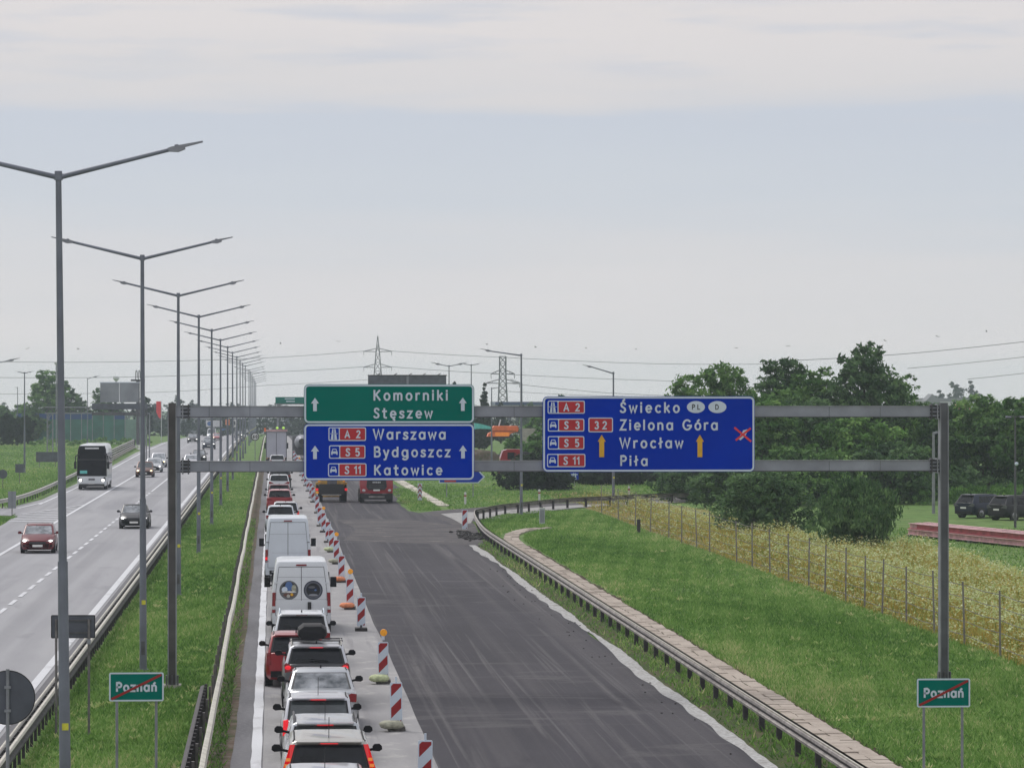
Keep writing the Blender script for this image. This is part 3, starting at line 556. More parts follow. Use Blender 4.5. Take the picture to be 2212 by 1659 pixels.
# ---------------- stroke lettering ----------------
def arc(cx, cy, rx, ry, a0, a1, n=12):
    return [(cx + rx * math.cos(math.radians(a0 + (a1 - a0) * i / n)), cy + ry * math.sin(math.radians(a0 + (a1 - a0) * i / n))) for i in range(n + 1)]
Lc, B0, XH, CH = .08, .08, .66, .92
bowl = arc(.31, .37, .225, .29, 0, 360, 20)
tail_s = [(.41, .56), (.35, .635), (.24, .66), (.13, .62), (.10, .52), (.15, .43), (.27, .37), (.37, .31), (.41, .21), (.36, .12), (.24, .08), (.12, .10), (.05, .17)]
G = {
 'o': ([bowl], .62), 'a': ([bowl, [(.535, .66), (.535, .08)]], .66), 'e': ([[(.09, .37), (.53, .37)], arc(.31, .37, .22, .29, 0, 312, 18)], .60),
 'm': ([[(.08, .08), (.08, .66)], arc(.24, .48, .16, .18, 180, 0, 8) + [(.40, .08)], arc(.56, .48, .16, .18, 180, 0, 8) + [(.72, .08)]], .82),
 'n': ([[(.08, .08), (.08, .66)], arc(.27, .46, .19, .20, 180, 0, 10) + [(.46, .08)]], .56), 'r': ([[(.08, .08), (.08, .66)], arc(.27, .44, .19, .22, 180, 65, 8)], .40),
 'k': ([[(.08, .08), (.08, .92)], [(.43, .66), (.10, .34)], [(.20, .44), (.46, .08)]], .52), 'i': ([[(.08, .08), (.08, .66)], [(.08, .83), (.08, .92)]], .19),
 't': ([[(.17, .90), (.17, .2), (.2, .11), (.28, .08), (.36, .08)], [(.02, .66), (.36, .66)]], .42), 's': ([tail_s], .48), 'z': ([[(.05, .66), (.42, .66), (.07, .08), (.44, .08)]], .50),
 'w': ([[(.04, .66), (.19, .08), (.35, .58), (.51, .08), (.66, .66)]], .72), 'y': ([[(.05, .66), (.26, .10)], [(.47, .66), (.20, -.16), (.08, -.19)]], .53),
 'd': ([bowl, [(.535, .92), (.535, .08)]], .66), 'g': ([bowl, [(.535, .66), (.535, -.02)] + arc(.32, -.02, .215, .17, 0, -150, 8)], .66), 'c': ([arc(.31, .37, .225, .29, 48, 312, 16)], .55),
 'l': ([[(.08, .08), (.08, .92)]], .19), 'ł': ([[(.14, .08), (.14, .92)], [(0, .42), (.28, .60)]], .31), 'ę': ([[(.09, .37), (.53, .37)], arc(.31, .37, .22, .29, 0, 312, 18), [(.40, .06), (.34, -.06), (.44, -.14)]], .60),
 'ń': ([[(.08, .08), (.08, .66)], arc(.27, .46, .19, .20, 180, 0, 10) + [(.46, .08)], [(.24, .80), (.36, .93)]], .56), 'ó': ([bowl, [(.28, .80), (.42, .94)]], .62),
 'K': ([[(.08, .08), (.08, .92)], [(.53, .92), (.10, .44)], [(.22, .56), (.56, .08)]], .62), 'W': ([[(.03, .92), (.25, .08), (.46, .88), (.67, .08), (.89, .92)]], .96),
 'S': ([[(x * 1.14, (y - .08) * .84 / .58 + .08) for x, y in tail_s]], .56), 'B': ([[(.08, .08), (.08, .92), (.32, .92)] + arc(.32, .72, .17, .20, 90, -90, 8) + [(.08, .52)], [(.3, .52)] + arc(.34, .30, .2, .22, 90, -90, 8) + [(.08, .08)]], .62),
 'Z': ([[(.06, .92), (.50, .92), (.06, .08), (.53, .08)]], .60), 'G': ([arc(.42, .50, .34, .42, 45, 345, 20), [(.46, .44), (.76, .44), (.76, .3)]], .84), 'P': ([[(.08, .08), (.08, .92), (.32, .92)] + arc(.32, .70, .2, .22, 90, -90, 8) + [(.08, .48)]], .58),
 'A': ([[(.04, .08), (.31, .92), (.58, .08)], [(.13, .34), (.49, .34)]], .64), 'D': ([[(.08, .08), (.08, .92), (.26, .92)] + arc(.26, .50, .32, .42, 90, -90, 14) + [(.08, .08)]], .66), 'L': ([[(.08, .92), (.08, .08), (.46, .08)]], .50),
 'Ś': ([[(x * 1.14, (y - .08) * .84 / .58 + .08) for x, y in tail_s], [(.26, 1.06), (.40, 1.2)]], .56),
 '2': ([arc(.27, .70, .19, .22, 160, -20, 10) + [(.07, .08), (.48, .08)]], .54), '5': ([[(.42, .92), (.13, .92), (.10, .56)] + arc(.26, .34, .2, .26, 120, -140, 12)], .54),
 '1': ([[(.04, .72), (.22, .92), (.22, .08)]], .34), '3': ([arc(.25, .71, .17, .21, 150, -80, 9), arc(.25, .30, .20, .22, 80, -150, 10)], .52), '6': ([arc(.28, .32, .2, .24, 0, 360, 16), [(.42, .90), (.2, .62), (.09, .36)]], .56),
 '0': ([arc(.28, .5, .2, .42, 0, 360, 18)], .56), ' ': ([], .34)}
def ribbon(mb, pts, h, y, m, mir=1):
    closed = (Vector(pts[0]) - Vector(pts[-1])).length < 1e-4; P = [Vector(p) for p in pts]
    if closed: P = P[:-1]
    n = len(P); vs = []
    for i in range(n):
        a = P[i - 1] if (i or closed) else None; b = P[(i + 1) % n] if (i < n - 1 or closed) else None
        d1 = (P[i] - a).normalized() if a is not None else None; d2 = (b - P[i]).normalized() if b is not None else None
        if d1 is None: d = d2; k = 1; e = -d2 * h * .6
        elif d2 is None: d = d1; k = 1; e = d1 * h * .6
        else:
            d = (d1 + d2); d = d.normalized() if d.length > .05 else d2; k = min(1 / max(.45, math.sqrt(max(0, (1 + d1.dot(d2)) / 2))), 1.9); e = Vector((0, 0))
        nn = Vector((-d.y, d.x)) * h * k; c = P[i] + e; vs += [(c.x + nn.x, y, c.y + nn.y), (c.x - nn.x, y, c.y - nn.y)]
    fs = [(2 * i, 2 * i + 1, (2 * i + 3) % (2 * n), (2 * i + 2) % (2 * n)) for i in range(n if closed else n - 1)]
    mb.add(vs, fs, m)
def word(parent, text, x0, x1, zb, cap, m='signwhite', y=-.03, bold=.082, name='lettering'):
    """text whose left and right ends are x0, x1 and whose baseline is zb, on the plane y"""
    adv = [G[c][1] for c in text]; s = cap; gaps = len(text) - 1; tot = sum(adv) * s; gap = ((x1 - x0) - tot) / max(1, gaps) if gaps else 0; kx = s
    if gap < -.02 * s: kx = (x1 - x0) / sum(adv); gap = 0
    x = x0; k = 0
    for c in text:
        mb = MB()
        for st in G[c][0]:
            ribbon(mb, [(x + px * kx, zb + pz * s) for px, pz in st], bold * s, y - .0011 * (k % 7), m); k += 1
        if G[c][0]: mb.build('digit' if c.isdigit() else 'letter', parent=parent)
        x += G[c][1] * kx + gap
def rrect(x0, x1, z0, z1, r, n=5):
    p = []
    for cx, cz, a in ((x1 - r, z0 + r, -90), (x1 - r, z1 - r, 0), (x0 + r, z1 - r, 90), (x0 + r, z0 + r, 180)): p += arc(cx, cz, r, r, a, a + 90, n)
    return p
def plate(parent, name, x0, x1, z0, z1, m, y0, y1, r=.03): return MB().prism(rrect(x0, x1, z0, z1, r), 'y', y0, y1, m).build(name, parent=parent)
def frame(parent, name, x0, x1, z0, z1, w, m, y0, y1, r=.08):
    o, i = rrect(x0, x1, z0, z1, r), rrect(x0 + w, x1 - w, z0 + w, z1 - w, max(.01, r - w)); n = len(o)
    vs = [(p[0], y1, p[1]) for p in o] + [(p[0], y1, p[1]) for p in i] + [(p[0], y0, p[1]) for p in o] + [(p[0], y0, p[1]) for p in i]; fs = []
    for k in range(n):
        q = (k + 1) % n; fs += [(k, q, n + q, n + k), (k, 2 * n + k, 2 * n + q, q), (n + k, n + q, 3 * n + q, 3 * n + k)]
    return MB().add(vs, fs, m).build(name, parent=parent)
def arrow_up(parent, xc, z0, zh, z1, hw, sw, m, y=-.032, name='arrow'):
    return MB().prism([(xc - sw, z0), (xc + sw, z0), (xc + sw, zh), (xc + hw, zh), (xc, z1), (xc - hw, zh), (xc - sw, zh)], 'y', y, y + .006, m).build(name, parent=parent)

# ---------------- overhead gantry and its signs ----------------
YG = at(372, 1487)[1]
gx0, gzt = onY(372, 878, YG); gx1, _ = onY(2038, 878, YG)
g = thing('sign_gantry', 'grey steel gantry with two long beams spanning the right carriageway', 'gantry', (gx0, YG, 0))
sw = .22
for xx in (0, gx1 - gx0):
    cm = MB(); mm_ = 'weathered' if xx == 0 else 'column_steel'
    cm.box((0, 0, gzt / 2 + .05), (sw * .92, .30, gzt + .1), m=mm_); cm.box((-sw * .5, 0, gzt / 2), (.03, .34, gzt), m='galv'); cm.box((sw * .5, 0, gzt / 2), (.03, .34, gzt), m='galv')
    c = cm.build('column', parent=g); c.location = (xx, 0, 0)
    MB().box((0, 0, .06), (.5, .6, .12), m='concrete').build('base_plate', parent=c)
    for a in (-.16, 0, .16): MB().box((a, -.12, .22), (.04, .25, .34), m='dark_steel').build('stiffener', parent=c)
for vt, vb in ((878.5, 899.8), (996.5, 1017)):
    _, zt = onY(1100, vt, YG); _, zb = onY(1100, vb, YG); zc_, hh = (zt + zb) / 2, zt - zb; L = gx1 - gx0 - sw
    bm_ = MB(); bm_.box((L / 2 + sw / 2, 0, zc_), (L, .22, hh), m='beam'); b = bm_.build('beam', parent=g)
    MB().box((L / 2 + sw / 2, 0, zt + .012), (L, .26, .022), m='galv').build('top_flange', parent=b)
    MB().box((L / 2 + sw / 2, 0, zb - .012), (L, .26, .022), m='dark_steel').build('bottom_flange', parent=b)
    for u in (401, 2017):
        xx = onY(u, vt, YG)[0] - gx0; f = MB()
        for s in (-.08, .08):
            f.box((xx + s, 0, zc_), (.035, .36, hh + .16), m='dark_steel' if s * (1 if u < 1000 else -1) > 0 else 'galv')
        for zz in np.linspace(zb - .02, zt + .02, 4):
            for yy in (-.15, .15): f.cyl((xx - .13, yy, zz), (xx + .13, yy, zz), .022, n=6, m='black')
        f.build('flange_joint', parent=g)
    for u in (452, 540, 1110, 1790, 1900):
        xx = onY(u, vt, YG)[0] - gx0
        MB().box((xx, -.112, zc_), (.012, .006, hh), m='dark_steel').build('seam', parent=b)
YS = YG - .24
class Sign:
    def __init__(s, name, label, ox, oy, sc, Y, x0, x1, y0, y1, group=None, cat='road sign'):
        s.ox, s.oy, s.sc, s.Y = ox, oy, sc, Y; a = s.raw(x0, y1); b = s.raw(x1, y0); s.X0, s.Z0 = (a[0] + b[0]) / 2, a[1]
        s.t = thing(name, label, cat, (s.X0, Y, s.Z0), group=group)
    def raw(s, x, y): return onY((s.ox + x / s.sc) * K, (s.oy + y / s.sc) * K, s.Y)
    def p(s, x, y): a = s.raw(x, y); return a[0] - s.X0, a[1] - s.Z0
    def r(s, x0, y0, x1, y1): a, b = s.p(x0, y1), s.p(x1, y0); return a[0], b[0], a[1], b[1]
    def word(s, text, x0, x1, yb, yt, m='signwhite', bold=.082, y=-.03, parent=None):
        a = s.p(x0, yb); b = s.p(x1, yt); cap = b[1] - a[1]; return word(parent or s.t, text, a[0], b[0], a[1] - .04 * cap, cap * 1.06, m, y, bold)
    def shield(s, x0, y0, x1, y1, xs, text, tx0, tx1, tb, tt, pic):
        a, b, c, d = s.r(x0, y0, x1, y1); e = MB().prism(rrect(a, b, c, d, .05), 'y', -.026, -.012, 'signwhite').build('route_shield', parent=s.t)
        w = .028
        if xs:
            xm = s.p(xs, y0)[0]; plate(e, 'pictogram_panel', a + w, xm - w / 2, c + w, d - w, 'signblue', -.030, -.027); plate(e, 'number_panel', xm + w / 2, b - w, c + w, d - w, 'signred', -.030, -.027)
            cx, cz, hw, hh = (a + xm) / 2, (c + d) / 2, (xm - a) / 2 - w, (d - c) / 2 - w; mb = MB(); 
            if pic == 'motorway':
                for sg in (-1, 1): mb.add([(cx + sg * hw * .12, -.033, cz - hh * .95), (cx + sg * hw * .72, -.033, cz - hh * .95), (cx + sg * hw * .34, -.033, cz + hh * .9), (cx + sg * hw * .1, -.033, cz + hh * .9)], [(0, 1, 2, 3)], 'signwhite')
                mb.add([(cx - hw * .8, -.035, cz - hh * .02), (cx - hw * .8, -.035, cz + hh * .16), (cx + hw * .8, -.035, cz + hh * .16), (cx + hw * .8, -.035, cz - hh * .02)], [(0, 1, 2, 3)], 'signblue')
                mb.add([(cx - hw * .85, -.0365, cz + hh * .03), (cx - hw * .85, -.0365, cz + hh * .12), (cx + hw * .85, -.0365, cz + hh * .12), (cx + hw * .85, -.0365, cz + hh * .03)], [(0, 1, 2, 3)], 'signwhite')
            else:
                mb.prism([(cx - hw * .72, cz - hh * .5), (cx - hw * .45, cz - hh * .5), (cx - hw * .42, cz - hh * .3), (cx + hw * .42, cz - hh * .3), (cx + hw * .45, cz - hh * .5), (cx + hw * .72, cz - hh * .5), (cx + hw * .74, cz), (cx + hw * .6, cz + hh * .15),
                          (cx + hw * .42, cz + hh * .56), (cx - hw * .42, cz + hh * .56), (cx - hw * .6, cz + hh * .15), (cx - hw * .74, cz)], 'y', -.034, -.030, 'signwhite')
                mb.prism([(cx - hw * .42, cz + hh * .12), (cx + hw * .42, cz + hh * .12), (cx + hw * .32, cz + hh * .42), (cx - hw * .32, cz + hh * .42)], 'y', -.037, -.035, 'signblue')
            mb.build('pictogram', parent=e)
        else: plate(e, 'number_panel', a + w, b - w, c + w, d - w, 'signred', -.030, -.027)
        s.word(text, tx0, tx1, tb, tt, 'signwhite', .088, -.034, e)
s = Sign('direction_sign', 'tall green and blue direction sign listing Komorniki and Warszawa', 670, 850, 5.144, YS, 110, 2105, 125, 1250, 'overhead signs')
for nm, c, y0, y1 in (('green_panel', 'signgreen', 125, 583), ('blue_panel', 'signblue', 587, 1250)):
    a, b, cc, d = s.r(110, y0, 2105, y1); plate(s.t, nm, a, b, cc, d, c, -.012, .04, .14); frame(s.t, 'border', a + .012, b - .012, cc + .012, d - .012, .05, 'signwhite', -.012, -.02, .13)
a, b, cc, d = s.r(110, 125, 2105, 1250); MB().box(((a + b) / 2, .07, (cc + d) / 2), (b - a - .1, .05, d - cc - .1), m='signback').build('backing', parent=s.t)
for tx, x0, x1, yb, yt in (('Komorniki', 925, 1797, 315, 190), ('Stęszew', 925, 1617, 522, 400), ('Warszawa', 922, 1775, 770, 645), ('Bydgoszcz', 930, 1825, 976, 853), ('Katowice', 932, 1730, 1187, 1064)): s.word(tx, x0, x1, yb, yt)
for xc, y1_, y0_, yh in ((240, 283, 440, 350), (1970, 280, 437, 347), (240, 842, 1000, 910), (1972, 838, 992, 905)):
    z0, zh, z1 = s.p(xc, y0_)[1], s.p(xc, yh)[1], s.p(xc, y1_)[1]; arrow_up(s.t, s.p(xc, y0_)[0], z0, zh, z1, .112, .052, 'signwhite')
s.shield(398, 628, 838, 788, 525, 'A 2', 590, 772, 752, 665, 'motorway'); s.shield(405, 838, 830, 995, 530, 'S 5', 598, 765, 965, 872, 'car'); s.shield(393, 1048, 843, 1205, 520, 'S 11', 588, 780, 1172, 1080, 'car')
s = Sign('direction_sign', 'wide blue direction sign listing Świecko and Zielona Góra', 1200, 870, 4.0963, YS, 143, 2118, 130, 835, 'overhead signs')
a, b, cc, d = s.r(143, 130, 2118, 835); plate(s.t, 'blue_panel', a, b, cc, d, 'signblue', -.012, .04, .14); frame(s.t, 'border', a + .012, b - .012, cc + .012, d - .012, .05, 'signwhite', -.012, -.02, .13)
MB().box(((a + b) / 2, .07, (cc + d) / 2), (b - a - .1, .05, d - cc - .1), m='signback').build('backing', parent=s.t)
for tx, x0, x1, yb, yt in (('Świecko', 862, 1420, 283, 183), ('Zielona Góra', 862, 1778, 445, 345), ('Wrocław', 860, 1452, 612, 512), ('Piła', 865, 1124, 777, 680)): s.word(tx, x0, x1, yb, yt)
for tx, xc, x0, x1 in (('PL', 1570, 1533, 1608), ('D', 1770, 1750, 1792)):
    c = s.p(xc, 230); e = s.p(xc + 84, 230 - 56); o = MB().prism(arc(c[0], c[1], e[0] - c[0], e[1] - c[1], 0, 345, 23), 'y', -.028, -.012, 'signwhite').build('country_oval', parent=s.t); s.word(tx, x0, x1, 253, 206, 'black', .08, -.032, o)
for xc in (692, 1607):
    z0, zh, z1 = s.p(xc, 696)[1], s.p(xc, 552)[1], s.p(xc, 488)[1]; arrow_up(s.t, s.p(xc, 600)[0], z0, zh, z1, .115, .07, 'yellow')
s.shield(188, 170, 535, 292, 285, 'A 2', 338, 488, 268, 195, 'motorway'); s.shield(190, 338, 530, 458, 290, 'S 3', 342, 485, 433, 362, 'car'); s.shield(190, 500, 530, 625, 290, 'S 5', 342, 483, 600, 528, 'car'); s.shield(183, 665, 540, 790, 285, 'S 11', 335, 488, 765, 692, 'car')
s.shield(568, 328, 797, 465, None, '32', 625, 740, 435, 362, None)
mb = MB(); q = [s.p(*p) for p in ((1960, 522), (1985, 540), (2030, 500), (2044, 470), (2050, 436), (2010, 446), (2000, 470))]; mb.prism(q, 'y', -.026, -.02, 'signwhite'); mb.build('arrow', parent=s.t)
for k, (p0, p1) in enumerate((((1932, 424), (2080, 547)), ((1945, 536), (2076, 430)))):
    mb = MB(); ribbon(mb, [s.p(*p0), s.p(*p1)], .028, -.034 - .003 * k, 'banner'); mb.build('cross_stroke', parent=s.t)

# town exit signs
def town(label, u0, u1, v0, v1, ub):
    zc = 75.5; c = (u0 + u1) / 2; x, y = dep(c, zc); w = (u1 - u0) / FPX * zc; zb, zt = zat(v1, zc), zat(v0, zc); h = zt - zb
    t = thing('town_exit_sign', label, 'road sign', (x, y, 0), group='town exit signs')
    plate(t, 'panel', -w / 2, w / 2, zb, zt, 'signgreen', -.01, .02, .04); frame(t, 'border', -w / 2, w / 2, zb, zt, .03, 'signwhite', -.01, -.018, .04)
    cz = zb + h * .33; word(t, 'Poznań', -w / 2 + .13 * w, w / 2 - .125 * w, cz, h * .34, 'signwhite', -.02, .10)
    mb = MB(); ribbon(mb, [(-w / 2 + .06, zb + .05), (w / 2 - .06, zt - .05)], .024, -.032, 'stripered'); mb.build('red_stripe', parent=t)
    for sx in (-.36 * w, .36 * w): MB().cyl((sx, .05, 0), (sx, .05, zt - .05), .028, n=8, m='galv').build('leg', parent=t, smooth=50)
town('green Poznań exit sign struck through in red on the median grass', 236, 353.5, 1452, 1514, 0)
town('green Poznań exit sign struck through in red on the right bank', 1980, 2096, 1465, 1527, 0)
# backs of signs for the other carriageway
zc = 72; x, y = dep(17, zc); zz = zat(1506, zc); t = thing('round_sign', 'grey back of a round sign cropped at the lower left corner', 'road sign', (x, y, 0))
MB().cyl((0, -.01, zz), (0, .015, zz), .515, n=36, m='signback').build('disc', parent=t); MB().cyl((0, -.05, 0), (.0, -.05, zz + .55), .035, n=10, m='galv').build('post', parent=t, smooth=50)
mb = MB(); 
for i in range(36):
    a, b = i * math.pi / 18, (i + 1) * math.pi / 18; mb.cyl((.515 * math.cos(a), -.005, zz + .515 * math.sin(a)), (.515 * math.cos(b), -.005, zz + .515 * math.sin(b)), .012, n=5, m='black')
mb.build('rim', parent=t); MB().box((0, -.055, zz + .2), (.12, .1, .05), m='galv').build('clamp', parent=t); MB().box((0, -.055, zz - .25), (.12, .1, .05), m='galv').build('clamp', parent=t)
zc = 91; x, y = dep(158, zc); z0, z1 = zat(1378, zc), zat(1328, zc); w = 95 / FPX * zc
t = thing('sign_board', 'grey back of a rectangular sign on two legs in the median', 'road sign', (x, y, 0))
plate(t, 'panel', -w / 2, w / 2, z0, z1, 'signback', 0, .02, .03); frame(t, 'rim', -w / 2, w / 2, z0, z1, .02, 'black', 0, -.012, .03)
for zz in (z0 + .13, z1 - .13): MB().box((0, -.03, zz), (w * .82, .03, .04), m='dark_steel').build('rail', parent=t)
for sx in (-.38 * w, .36 * w): MB().cyl((sx, -.07, 0), (sx, -.07, z1 - .1), .03, n=8, m='post_grey').build('leg', parent=t, smooth=50)
MB().box((.36 * w, -.1, z0 - .08), (.09, .09, .12), m='galv').build('clamp', parent=t)
# ---------------- vehicles ----------------
_wc = {}
def wheel_parts(r, w, rim='rim'):
    if (r, w, rim) not in _wc:
        t = MB(); t.cyl((-w / 2, 0, 0), (w / 2, 0, 0), r, n=20, m='tyre'); t.cyl((w / 2 - .02, 0, 0), (w / 2 + .004, 0, 0), r + .055, n=20, m='black')
        q = MB(); q.cyl((w / 2 + .005, 0, 0), (w / 2 + .02, 0, 0), r * .66, r * .6, 16, rim); q.cyl((w / 2 + .02, 0, 0), (w / 2 + .028, 0, 0), r * .2, n=8, m='dark_steel')
        for k in range(5):
            a = k * 1.2566; q.box((w / 2 + .021, math.cos(a + .63) * r * .38, math.sin(a + .63) * r * .38), (.006, r * .16, r * .16), m='black')
        _wc[(r, w, rim)] = (t.mesh('wheel', smooth=40), q.mesh('rim', smooth=40))
    return _wc[(r, w, rim)]
def wheels(t, W, ys, r=.33, w=.22, lod=0, rim='rim'):
    tm, rmm = wheel_parts(r, w, rim)
    for y in ys:
        for s in (1, -1):
            o = inst('wheel', tm, t, (s * (W / 2 - w / 2 - .0), y, r), 0 if s > 0 else math.pi)
            if lod < 2: inst('rim', rmm, o)
def quadpatch(mb, c, inset, off, m, cols=((0, 1),)):
    """c: four corners bl, br, tr, tl seen from outside; raised pane(s) inset from the edges"""
    bl, br, tr, tl = [Vector(p) for p in c]; n = (br - bl).cross(tl - bl).normalized()
    P = lambda u, v: (bl * (1 - u) + br * u) * (1 - v) + (tl * (1 - u) + tr * u) * v
    for u0, u1 in cols:
        iu = inset[0]; iv0, iv1 = inset[1], inset[2]
        q = [P(u0 + iu, iv0), P(u1 - iu, iv0), P(u1 - iu, 1 - iv1), P(u0 + iu, 1 - iv1)]
        mb.add([p + n * off for p in q] + [p - n * .02 for p in q], [(0, 1, 2, 3), (4, 5, 1, 0), (5, 6, 2, 1), (6, 7, 3, 2), (7, 4, 0, 3)], m)
def lerp(a, b, t): return a + (b - a) * t
def car(name, label, cat, x, y, L=4.3, W=1.8, H=1.48, belt=.95, style='hatch', paint_='silver', away=True, glass='glass', rear='block', brake=False, third=True, rails=False, lod=0,
        head='headlit', group=None, light='lamp_off', rz=0, roof=None, roofw=.80, wheel_r=.33, antenna=False, yaw=0, zoff=None):
    """rear bumper at local y=0, front at y=L; away=True: rear faces the camera and (x, y) is the rear; else (x, y) is the front"""
    t = thing(name, label, cat, (x, y, gz(y) + .036 if zoff is None else zoff), (0 if away else math.pi) + yaw, group)
    oy = 0 if away else -L
    bt = belt; tail = {'hatch': 0.04, 'suv': 0.04, 'wagon': .04, 'sedan': .98}[style]
    rs = {'hatch': .42, 'suv': .36, 'wagon': .30, 'sedan': 1.75}[style]            # roof rear start
    fs0, fs1 = L - 1.02, L - 2.0                                                    # windscreen base, windscreen top
    boot = bt if style != 'sedan' else bt + .03
    def ztop(q):
        return float(np.interp(q, [0, .1, tail + .2, fs0, L - .4, L - .06, L], [boot - (.05 if style == 'sedan' else .02), boot, bt, bt + .01, bt - .16, bt - .3, bt - .42]))
    def hw(q): return W / 2 * float(np.interp(q, [0, .06, .22, .7, L - 1.0, L - .45, L - .12, L], [.87, .935, .98, 1, 1, .975, .86, .70]))
    def zb(q): return float(np.interp(q, [0, .25, L - .25, L], [.34, .2, .18, .26]))
    ys = [0, .03, .1, .25, .55, 1.0, 1.6, L * .5, L - 1.7, L - 1.1, L - .7, L - .4, L - .18, L - .06, L]; rings = []
    for q in ys:
        w, z0, z1 = hw(q), zb(q), ztop(q); pr = [(0, z0), (w * .86, z0), (w * .97, z0 + .1), (w, z0 + .28), (w * .995, z1 - .22), (w * .955, z1 - .05), (w * .88, z1), (w * .5, z1 + .018), (0, z1 + .022)]
        pr = pr + [(-a, b) for a, b in pr[-2:0:-1]]; rings.append([(a, q + oy, b) for a, b in pr])
    MB().loft(rings, paint_).build('body', parent=t, smooth=38)
    # cabin
    def ring(z, yr, yf, w, r=.13, n=3):
        p = []
        for cx, cy, a in ((w - r, yr + r, -90), (w - r, yf - r, 0), (-w + r, yf - r, 90), (-w + r, yr + r, 180)): p += arc(cx, cy, r, r, a, a + 90, n)
        return [(a, b + oy, z) for a, b in p]
    wb, wr = W / 2 * .93, W / 2 * roofw; zr = H - .075
    cab = MB(); cab.loft([ring(bt - .06, tail, fs0, wb, .06), ring(zr, rs, fs1, wr, .06), ring(H - .03, rs + .04, fs1 - .04, wr - .05, .09), ring(H, rs + .22, fs1 - .25, wr - .22, .1)], roof or paint_)
    cab.build('roof', parent=t, smooth=38)
    z0, z1 = bt - .06, zr; f = lambda zz: (zz - z0) / (z1 - z0)
    def C4(side):
        a = {'rear': [(-wb, tail), (wb, tail), (wr, rs), (-wr, rs)], 'front': [(wb, fs0), (-wb, fs0), (-wr, fs1), (wr, fs1)], 'right': [(wb, tail), (wb, fs0), (wr, fs1), (wr, rs)], 'left': [(-wb, fs0), (-wb, tail), (-wr, rs), (-wr, fs1)]}[side]
        return [(a[0][0], a[0][1] + oy, z0), (a[1][0], a[1][1] + oy, z0), (a[2][0], a[2][1] + oy, z1), (a[3][0], a[3][1] + oy, z1)]
    if lod < 1:
        for s in (-1, 1): MB().tube([(s * (wr - .045), rs + .06 + oy, H - .033), (s * (wr - .07), rs + .25 + oy, H - .012), (s * (wr - .07), fs1 - .3 + oy, H - .012)], .014, 4, 'plastic').build('roof_seam', parent=t)
    g = MB(); quadpatch(g, C4('rear'), (.045, .13 if style != 'sedan' else .10, .05), .008, 'black'); quadpatch(g, C4('rear'), (.075, .17 if style != 'sedan' else .15, .09), .012, glass); g.build('rear_window', parent=t)
    g = MB(); quadpatch(g, C4('front'), (.06, .12, .05), .012, glass if lod < 2 else 'glass_light'); g.build('windscreen', parent=t)
    for sd in ('right', 'left'):
        g = MB(); cols = ((.1, .36), (.37, .62), (.63, .9)) if style in ('suv', 'wagon') else ((.16, .5), (.51, .88)); quadpatch(g, C4(sd), (.008, .16, .1), .01, 'glass', cols); g.build('side_windows', parent=t)
    wheels(t, W, [oy + .78, oy + L - .85], wheel_r, .22, lod)
    for s in (-1, 1):
        mz = bt + .07; m_ = MB(); m_.cyl((s * (wb - .03), oy + fs0 - .42, mz - .03), (s * (W / 2 + .04), oy + fs0 - .42, mz), .03, n=6, m='plastic'); m_.prism([((W / 2 - .005) * s, mz - .04), ((W / 2 + .13) * s, mz - .05), ((W / 2 + .185) * s, mz - .01), ((W / 2 + .18) * s, mz + .055), ((W / 2 + .13) * s, mz + .10), ((W / 2 + .03) * s, mz + .095), ((W / 2 - .01) * s, mz + .05)], 'y', oy + fs0 - .47, oy + fs0 - .37, paint_ if not away and lod < 1 else 'plastic'); m_.build('mirror', parent=t)
    if away:
        # tail lights, plate, bumper, brake light
        lm = 'brake' if brake else light
        for s in (-1, 1):
            l = MB()
            if rear == 'tall':
                a = W / 2
                l.prism([(s * a * .72, bt - .28), (s * a * .955, bt - .28), (s * a * .97, bt - .02), (s * (wr + .01), zr - .02), (s * (wr - .085), zr - .02), (s * a * .84, bt + .02)], 'y', -.012, .10, 'brake_dim' if brake else light)
                l2 = MB(); 
                # follow the slope of the tailgate
                vs = []
                o = l.build('tail_light', parent=t)
                for v in o.data.vertices:
                    if v.co.z > bt: v.co.y += (v.co.z - bt) / (zr - bt) * rs + .0
                for k_, zz in enumerate((bt + .06, bt + .17)):
                    yy = (zz - bt) / (zr - bt) * rs - .02; xx = lerp(a * .90, wr - .03, (zz - bt) / (zr - bt)); MB().box((s * xx, yy, zz), (.085, .03, .06), m='amber', rx=-.3).build('indicator', parent=t)
                continue
            if rear == 'block': l.prism([(s * W * .40, bt - .34), (s * W * .478, bt - .34), (s * W * .470, bt + .0), (s * W * .405, bt + .02)], 'y', -.018, .16, lm)
            elif rear == 'wide': l.prism([(s * W * .24, bt - .20), (s * W * .47, bt - .24), (s * W * .476, bt - .04), (s * W * .40, bt - .02)], 'y', -.022, .14, lm)
            elif rear == 'slant': l.prism([(s * W * .27, bt - .16), (s * W * .46, bt - .22), (s * W * .472, bt - .02), (s * W * .44, bt + .04), (s * W * .38, bt - .02)], 'y', -.022, .16, light)
            l.build('tail_light', parent=t)
            if rear == 'slant': MB().ell((s * W * .415, -.02, bt - .09), (.085, .03, .06), 10, 6, 'brake' if brake else 'lamp_off').build('brake_light', parent=t, smooth=60)
        MB().box((0, -.018, bt - .32 if style != 'sedan' else bt - .2), (.52, .02, .115), m='plate').build('number_plate', parent=t)
        MB().box((0, .03, .38), (W * .82, .12, .18), m='plastic').build('bumper', parent=t)
        if third: MB().box((0, rs - .012 if style != 'sedan' else rs + .02, zr + .012 if style != 'sedan' else zr - .03), (.34, .05, .035), m='brake' if brake else 'lamp_off').build('third_brake_light', parent=t)
